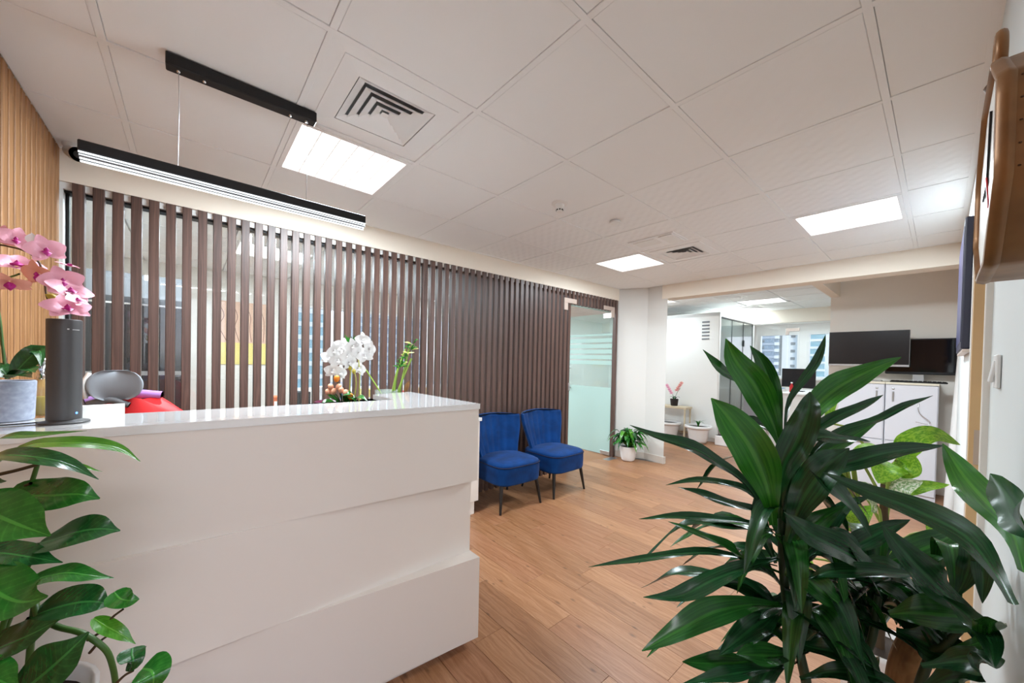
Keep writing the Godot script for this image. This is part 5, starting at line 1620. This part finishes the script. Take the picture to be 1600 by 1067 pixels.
func dracaena():
	var base := pix(1345, 900, 0.80) * Vector3(1, 0, 1)
	base.z = minf(base.z, -0.13)
	var o := thing("dracaena", "large potted dracaena with long glossy strap leaves by the right wall", "potted plant", base)
	part(o, "pot", lathe([Vector2(0.001, 0), Vector2(0.13, 0), Vector2(0.14, 0.01), Vector2(0.175, 0.30), Vector2(0.185, 0.31), Vector2(0.185, 0.34), Vector2(0.17, 0.34), Vector2(0.165, 0.31), Vector2(0.001, 0.30)], 32), M.pot_brown)
	part(o, "soil", lathe([Vector2(0.168, 0.312), Vector2(0.001, 0.318)], 18), M.soil)
	var cane := func(list: Array, r0: float, r1: float, m: String):
		var pts := []
		for q in list:
			pts.append(pix(q[0], q[1], q[2]) - base)
		var foot: Vector3 = Vector3(pts[0].x * 0.4, 0.31, pts[0].z * 0.4)
		part(o, "cane", tube([foot] + pts, r0, r1, 12, 18), M[m])
	cane.call([[1400, 1120, .80], [1416, 1040, .80], [1432, 1000, .80]], 0.030, 0.027, "bark")
	cane.call([[1262, 1080, .80], [1232, 960, .80], [1222, 860, .80], [1222, 780, .80], [1222, 700, .80]], 0.011, 0.006, "stem_dark")
	cane.call([[1440, 1060, .70], [1475, 1010, .67], [1500, 985, .65]], 0.009, 0.005, "stem_dark")
	cane.call([[1330, 1080, .78], [1362, 1000, .76], [1372, 930, .76]], 0.009, 0.006, "stem_dark")
	part(o, "cane_cut", lathe([Vector2(0.027, -0.01), Vector2(0.026, 0.003), Vector2(0.001, 0.004)], 12), M.door_wood, pix(1432, 999, .80) - base)
	var L := [
		[[[1220, 700, .80], [1207, 660, .79], [1180, 605, .77], [1150, 565, .76], [1134, 529, .75]], 47, "leaf_bright", .15],
		[[[1218, 690, .81], [1205, 645, .81], [1167, 602, .80], [1125, 576, .78], [1098, 546, .77]], 22, "leaf_mid", .4],
		[[[1222, 690, .82], [1213, 640, .82], [1203, 600, .82], [1190, 566, .82], [1172, 540, .82]], 30, "leaf_mid", .2],
		[[[1225, 690, .80], [1232, 630, .82], [1257, 591, .83], [1274, 568, .84], [1284, 544, .84], [1290, 523, .84]], 15, "leaf_dark", .3],
		[[[1208, 820, .78], [1200, 765, .75], [1175, 705, .71], [1140, 655, .69], [1111, 622, .68]], 64, "leaf_bright", .12],
		[[[1217, 810, .78], [1222, 740, .74], [1245, 690, .71], [1262, 645, .70], [1266, 612, .72]], 46, "leaf_dark", .2],
		[[[1206, 815, .80], [1167, 758, .80], [1125, 725, .80], [1085, 701, .80], [1030, 684, .80], [984, 664, .81]], 22, "leaf_dark", .5],
		[[[1216, 700, .84], [1202, 671, .84], [1165, 658, .85], [1130, 643, .86]], 13, "leaf_dark", .7],
		[[[1210, 800, .84], [1187, 781, .85], [1153, 762, .86], [1097, 750, .87], [1040, 758, .88]], 14, "leaf_dark", .65],
		[[[1212, 810, .82], [1195, 804, .82], [1153, 790, .82], [1097, 773, .82], [1059, 761, .82]], 17, "leaf_dark", .6],
		[[[1214, 830, .80], [1169, 817, .80], [1110, 810, .80], [1048, 808, .79], [998, 811, .79]], 15, "leaf_dark", .65],
		[[[1218, 895, .80], [1169, 876, .79], [1142, 860, .78], [1102, 838, .77], [1044, 815, .76]], 21, "leaf_mid", .55],
		[[[1215, 885, .80], [1165, 872, .80], [1102, 863, .80], [1040, 868, .80], [981, 877, .79], [919, 886, .78]], 14, "leaf_dark", .65],
		[[[1216, 872, .79], [1170, 885, .76], [1115, 906, .74], [1061, 932, .73], [1005, 933, .72]], 30, "leaf_dark", .5],
		[[[1220, 945, .78], [1169, 945, .75], [1115, 957, .72], [1061, 985, .70], [1003, 1017, .69]], 44, "leaf_mid", .35],
		[[[1222, 950, .80], [1195, 968, .77], [1165, 990, .75], [1123, 1024, .73]], 42, "leaf_dark", .35],
		[[[1260, 1018, .78], [1210, 1024, .73], [1180, 1024, .71], [1150, 1022, .70]], 38, "leaf_mid", .4],
		[[[1230, 1040, .76], [1174, 1048, .72], [1129, 1056, .70], [1062, 1070, .69]], 24, "leaf_dark", .45],
		[[[1190, 1030, .82], [1150, 1035, .82], [1110, 1037, .82], [1066, 1034, .82]], 34, "leaf_mid", .3],
		[[[1240, 720, .80], [1260, 655, .79], [1300, 612, .78], [1350, 583, .77], [1408, 558, .76]], 42, "leaf_bright", .2],
		[[[1236, 770, .80], [1260, 690, .80], [1300, 655, .80], [1348, 634, .80], [1380, 617, .80]], 19, "leaf_dark", .4],
		[[[1238, 790, .80], [1270, 710, .78], [1315, 674, .76], [1376, 654, .74], [1419, 632, .73], [1458, 618, .73]], 15, "leaf_dark", .5],
		[[[1240, 790, .82], [1270, 720, .82], [1320, 690, .82], [1376, 655, .82]], 22, "leaf_mid", .4],
		[[[1226, 800, .78], [1250, 705, .76], [1275, 684, .75], [1320, 686, .74], [1360, 690, .74]], 26, "leaf_dark", .55],
		[[[1240, 830, .78], [1290, 745, .76], [1345, 718, .74], [1405, 704, .73], [1475, 696, .72]], 34, "leaf_dark", .4],
		[[[1228, 850, .76], [1255, 780, .73], [1290, 730, .71], [1327, 700, .71]], 52, "leaf_dark", .25],
		[[[1600, 950, .38], [1550, 888, .44], [1505, 835, .49], [1420, 793, .55], [1350, 766, .59], [1285, 738, .62]], 44, "leaf_dark", .4],
		[[[1620, 900, .34], [1579, 825, .40], [1537, 780, .45], [1503, 740, .50], [1473, 693, .55]], 52, "leaf_bright", .15],
		[[[1640, 850, .32], [1608, 815, .36], [1575, 775, .41], [1547, 740, .46]], 60, "leaf_dark", -.35],
		[[[1530, 965, .62], [1492, 940, .62], [1452, 905, .62], [1411, 861, .63], [1378, 819, .64]], 48, "leaf_dark", .3],
		[[[1400, 905, .74], [1358, 882, .72], [1304, 855, .70], [1262, 832, .70], [1225, 800, .72]], 46, "leaf_dark", .3],
		[[[1300, 885, .80], [1335, 855, .79], [1375, 832, .78], [1422, 812, .77]], 32, "leaf_dark", .4],
		[[[1380, 880, .80], [1420, 866, .79], [1460, 850, .78], [1502, 828, .78]], 46, "leaf_mid", .3],
		[[[1492, 935, .66], [1508, 905, .65], [1514, 870, .65], [1500, 832, .66]], 28, "leaf_dark", .2],
		[[[1500, 890, .66], [1530, 876, .64], [1555, 905, .62], [1565, 952, .61]], 26, "leaf_dark", .4],
		[[[1485, 885, .72], [1525, 872, .70], [1560, 868, .68], [1590, 872, .66]], 16, "leaf_dark", .6],
		[[[1260, 905, .72], [1300, 893, .70], [1360, 893, .68], [1449, 899, .67]], 26, "leaf_dark", .5],
		[[[1240, 885, .74], [1262, 905, .72], [1290, 928, .70], [1330, 955, .69]], 40, "leaf_mid", .3],
		[[[1390, 960, .68], [1430, 958, .66], [1490, 962, .64], [1560, 975, .62]], 54, "leaf_mid", .3],
		[[[1440, 1040, .62], [1500, 1034, .58], [1560, 1040, .54], [1590, 1058, .46]], 42, "leaf_dark", .3],
		[[[1470, 930, .62], [1510, 960, .58], [1552, 1000, .54], [1585, 1055, .47]], 36, "leaf_dark", .35],
		[[[1490, 1015, .60], [1540, 1000, .56], [1580, 985, .51], [1588, 980, .46]], 34, "leaf_mid", .4],
		[[[1430, 1080, .64], [1500, 1062, .60], [1570, 1078, .54]], 42, "leaf_dark", .35],
		[[[1400, 985, .72], [1440, 1003, .70], [1490, 1025, .66], [1545, 1055, .62]], 60, "leaf_dark", .3],
		[[[1235, 950, .76], [1280, 975, .73], [1330, 1010, .71], [1375, 1050, .70]], 26, "leaf_dark", .4],
		[[[1235, 1000, .76], [1270, 1012, .74], [1310, 1020, .72], [1355, 1038, .71]], 26, "leaf_dark", .5],
		[[[1250, 1060, .74], [1300, 1050, .72], [1360, 1056, .70], [1410, 1075, .69]], 28, "leaf_dark", .45],
		[[[1500, 975, .66], [1530, 1000, .64], [1560, 1030, .63], [1602, 1065, .62]], 30, "leaf_dark", .4],
		[[[1520, 960, .64], [1550, 985, .62], [1580, 1005, .61], [1625, 1020, .60]], 24, "leaf_dark", .5],
		[[[1430, 905, .72], [1455, 925, .70], [1480, 945, .69], [1512, 965, .68]], 30, "leaf_mid", .4],
		[[[1225, 800, .80], [1232, 770, .82], [1230, 735, .84], [1218, 700, .86]], 24, "leaf_dark", .2],
		[[[1212, 880, .80], [1195, 840, .81], [1185, 800, .82], [1193, 740, .84]], 24, "leaf_dark", .2],
		[[[1228, 900, .78], [1250, 850, .76], [1280, 815, .75], [1320, 790, .74]], 34, "leaf_mid", .4],
		[[[1235, 900, .80], [1270, 860, .80], [1310, 800, .80], [1360, 775, .80]], 26, "leaf_dark", .5],
		[[[1225, 860, .84], [1240, 800, .86], [1262, 770, .88], [1300, 760, .90]], 26, "leaf_dark", .4],
		[[[1370, 950, .78], [1350, 900, .78], [1330, 870, .78], [1290, 850, .79]], 30, "leaf_dark", .3],
		[[[1372, 940, .78], [1400, 900, .80], [1440, 870, .82], [1490, 860, .84]], 26, "leaf_dark", .4],
		[[[1225, 960, .82], [1190, 930, .84], [1160, 915, .86], [1120, 912, .88]], 30, "leaf_dark", .4],
		[[[1240, 1000, .82], [1200, 985, .84], [1170, 1000, .84], [1140, 1010, .84]], 30, "leaf_dark", .4],
	]
	for k in L.size():
		var q: Array = L[k]
		leaf_px(o, base, q[0], q[1], "strap", q[2], q[3], 0.34, 0.20 if k % 2 == 0 else 0.34, k)
	# further leaves all round the canes
	var r := RandomNumberGenerator.new()
	r.seed = 21
	var axes := [[pix(1224, 800, .80), pix(1250, 1045, .80), 40], [pix(1372, 935, .77), pix(1335, 1075, .78), 20], [pix(1500, 985, .65), pix(1450, 1050, .69), 14]]
	for ax in axes:
		for k in ax[2]:
			var f: float = (k + r.randf()) / float(ax[2])
			var p0: Vector3 = (ax[0] as Vector3).lerp(ax[1], f)
			var az: float = k * 2.4 + r.randf_range(-0.3, 0.3)
			var ln := r.randf_range(0.20, 0.34) * (0.75 if ax[2] < 20 else 1.0)
			var rise: float = r.randf_range(-0.02, 0.10) * (1.0 - f * 0.6)
			if ax[2] < 40:      # the two canes by the wall throw their leaves into the room
				az = r.randf_range(-2.3, 0.25)
			var d := Vector3(cos(az), 0, sin(az))
			if d.z > 0.0:
				ln *= 0.55
			if d.x < -0.75:
				ln *= 0.6
			# keep clear of the leaves that stand up in front
			var a1: Vector3 = p0 + d * ln * 0.30 + Vector3.UP * (rise + 0.03)
			var a2: Vector3 = p0 + d * ln * 0.68 + Vector3.UP * (rise + 0.01)
			var a3: Vector3 = p0 + d * ln + Vector3.UP * (rise - r.randf_range(0.04, 0.11))
			var pts := []
			for q in [p0, a1, a2, a3]:
				var e: Vector3 = q
				e.z = minf(e.z, 0.055)
				pts.append(e - base)
			part(o, "leaf", blade(pts, r.randf_range(0.034, 0.052), "strap", Vector3.UP, 0.3, 0.3, k, 16, 6), M.leaf_dark if k % 3 > 0 else M.leaf_mid)

func pothos():
	var base := pix(1385, 700, 1.50) * Vector3(1, 0, 1)
	var o := thing("marbled_pothos", "tall lime green marbled pothos on a stake behind the dracaena", "potted plant", base)
	part(o, "pot", lathe([Vector2(0.001, 0), Vector2(0.11, 0), Vector2(0.13, 0.26), Vector2(0.135, 0.28), Vector2(0.12, 0.28), Vector2(0.115, 0.25), Vector2(0.001, 0.245)], 28), M.pot_white)
	part(o, "soil", lathe([Vector2(0.117, 0.25), Vector2(0.001, 0.255)], 16), M.soil)
	part(o, "stake", tube([Vector3(0, 0.25, 0), Vector3(0, 0.92, 0)], 0.016, 0.014, 10, 2), M.stem_brown)
	var L := [
		[[[1410, 712, 1.46], [1425, 690, 1.42], [1460, 678, 1.40], [1508, 696, 1.40]], 34, "leaf_marble", .3],
		[[[1395, 725, 1.46], [1385, 735, 1.42], [1372, 755, 1.40]], 44, "leaf_marble", .2],
		[[[1400, 720, 1.46], [1418, 730, 1.42], [1430, 712, 1.40]], 40, "leaf_marble", .2],
		[[[1400, 770, 1.48], [1440, 760, 1.46], [1484, 757, 1.46]], 22, "leaf_marble", .4],
		[[[1395, 780, 1.48], [1410, 760, 1.46], [1442, 752, 1.45]], 30, "leaf_cream", .4],
		[[[1370, 790, 1.48], [1350, 770, 1.46], [1325, 760, 1.44]], 40, "leaf_cream", .4],
		[[[1330, 830, 1.50], [1340, 810, 1.48], [1365, 790, 1.46]], 34, "leaf_marble", .2],
		[[[1330, 830, 1.50], [1325, 805, 1.48], [1330, 785, 1.47]], 26, "leaf_marble", .2],
		[[[1300, 740, 1.55], [1285, 730, 1.53], [1265, 715, 1.52]], 30, "leaf_marble", .3],
		[[[1305, 700, 1.58], [1295, 690, 1.56], [1280, 680, 1.55]], 30, "leaf_marble", .3],
		[[[1295, 660, 1.60], [1298, 640, 1.60], [1310, 622, 1.60]], 12, "leaf_marble", .1],
		[[[1450, 830, 1.46], [1500, 815, 1.45], [1535, 830, 1.45]], 26, "leaf_marble", .5],
		[[[1430, 850, 1.46], [1395, 858, 1.44], [1370, 872, 1.43]], 34, "leaf_marble", .3],
		[[[1380, 700, 1.5], [1355, 697, 1.48], [1330, 705, 1.47]], 14, "leaf_marble", .6],
		[[[1260, 870, 1.5], [1255, 890, 1.48], [1275, 905, 1.47]], 26, "leaf_marble", .2],
	]
	for k in L.size():
		var q: Array = L[k]
		leaf_px(o, base, q[0], q[1], "heart", q[2], q[3], 0.15, 0.08, k)
		var s: Vector3 = pix(q[0][0][0], q[0][0][1], q[0][0][2]) - base
		part(o, "petiole", tube([Vector3(0, clampf(s.y - 0.2, 0.25, 0.9), 0), Vector3(s.x * 0.5, s.y - 0.04, s.z * 0.5), s], 0.006, 0.004, 7, 8), M.stem_pale)
	for q in [[1322, 728, 1326, 750], [1334, 724, 1336, 750], [1316, 732, 1320, 752]]:
		part(o, "stalk", tube([pix(q[0], q[1], 1.55) - base, pix(q[2], q[3], 1.55) - base, Vector3(0, 0.26, 0)], 0.008, 0.010, 8, 8), M.stem_pale)

func small_plants():
	# bushy plant in a white pot at the foot of the pillar
	var o := thing("bushy_plant", "bushy green plant in a round white pot at the pillar foot", "potted plant", Vector3(4.74, 0, -2.90))
	part(o, "pot", lathe([Vector2(0.001, 0), Vector2(0.07, 0), Vector2(0.09, 0.02), Vector2(0.105, 0.08), Vector2(0.115, 0.18), Vector2(0.118, 0.21), Vector2(0.110, 0.21), Vector2(0.106, 0.19), Vector2(0.001, 0.19)], 28), M.pot_white)
	part(o, "soil", lathe([Vector2(0.107, 0.193), Vector2(0.001, 0.197)], 16), M.soil)
	var r := RandomNumberGenerator.new()
	r.seed = 4
	for k in 80:
		var a := r.randf() * TAU
		var ln := r.randf_range(0.14, 0.30)
		var h := r.randf_range(0.06, 0.24)
		var droop := r.randf_range(-0.16, 0.02)
		var d := Vector3(cos(a), 0, sin(a))
		if d.dot(Vector3(0.6, 0, -0.8)) > 0.2:
			ln *= 0.4
		part(o, "leaf", blade([Vector3(0, 0.20, 0) + d * 0.02, Vector3(0, 0.20 + h, 0) + d * ln * 0.5, Vector3(0, 0.20 + h + droop * 0.3, 0) + d * ln * 0.85, Vector3(0, 0.20 + h + droop, 0) + d * ln * 1.05], r.randf_range(0.045, 0.07), "oval", Vector3.UP + d * 0.3, 0.3, 0, k, 8, 4), [M.lily_mid, M.lily_bright, M.lily_dark][k % 3])
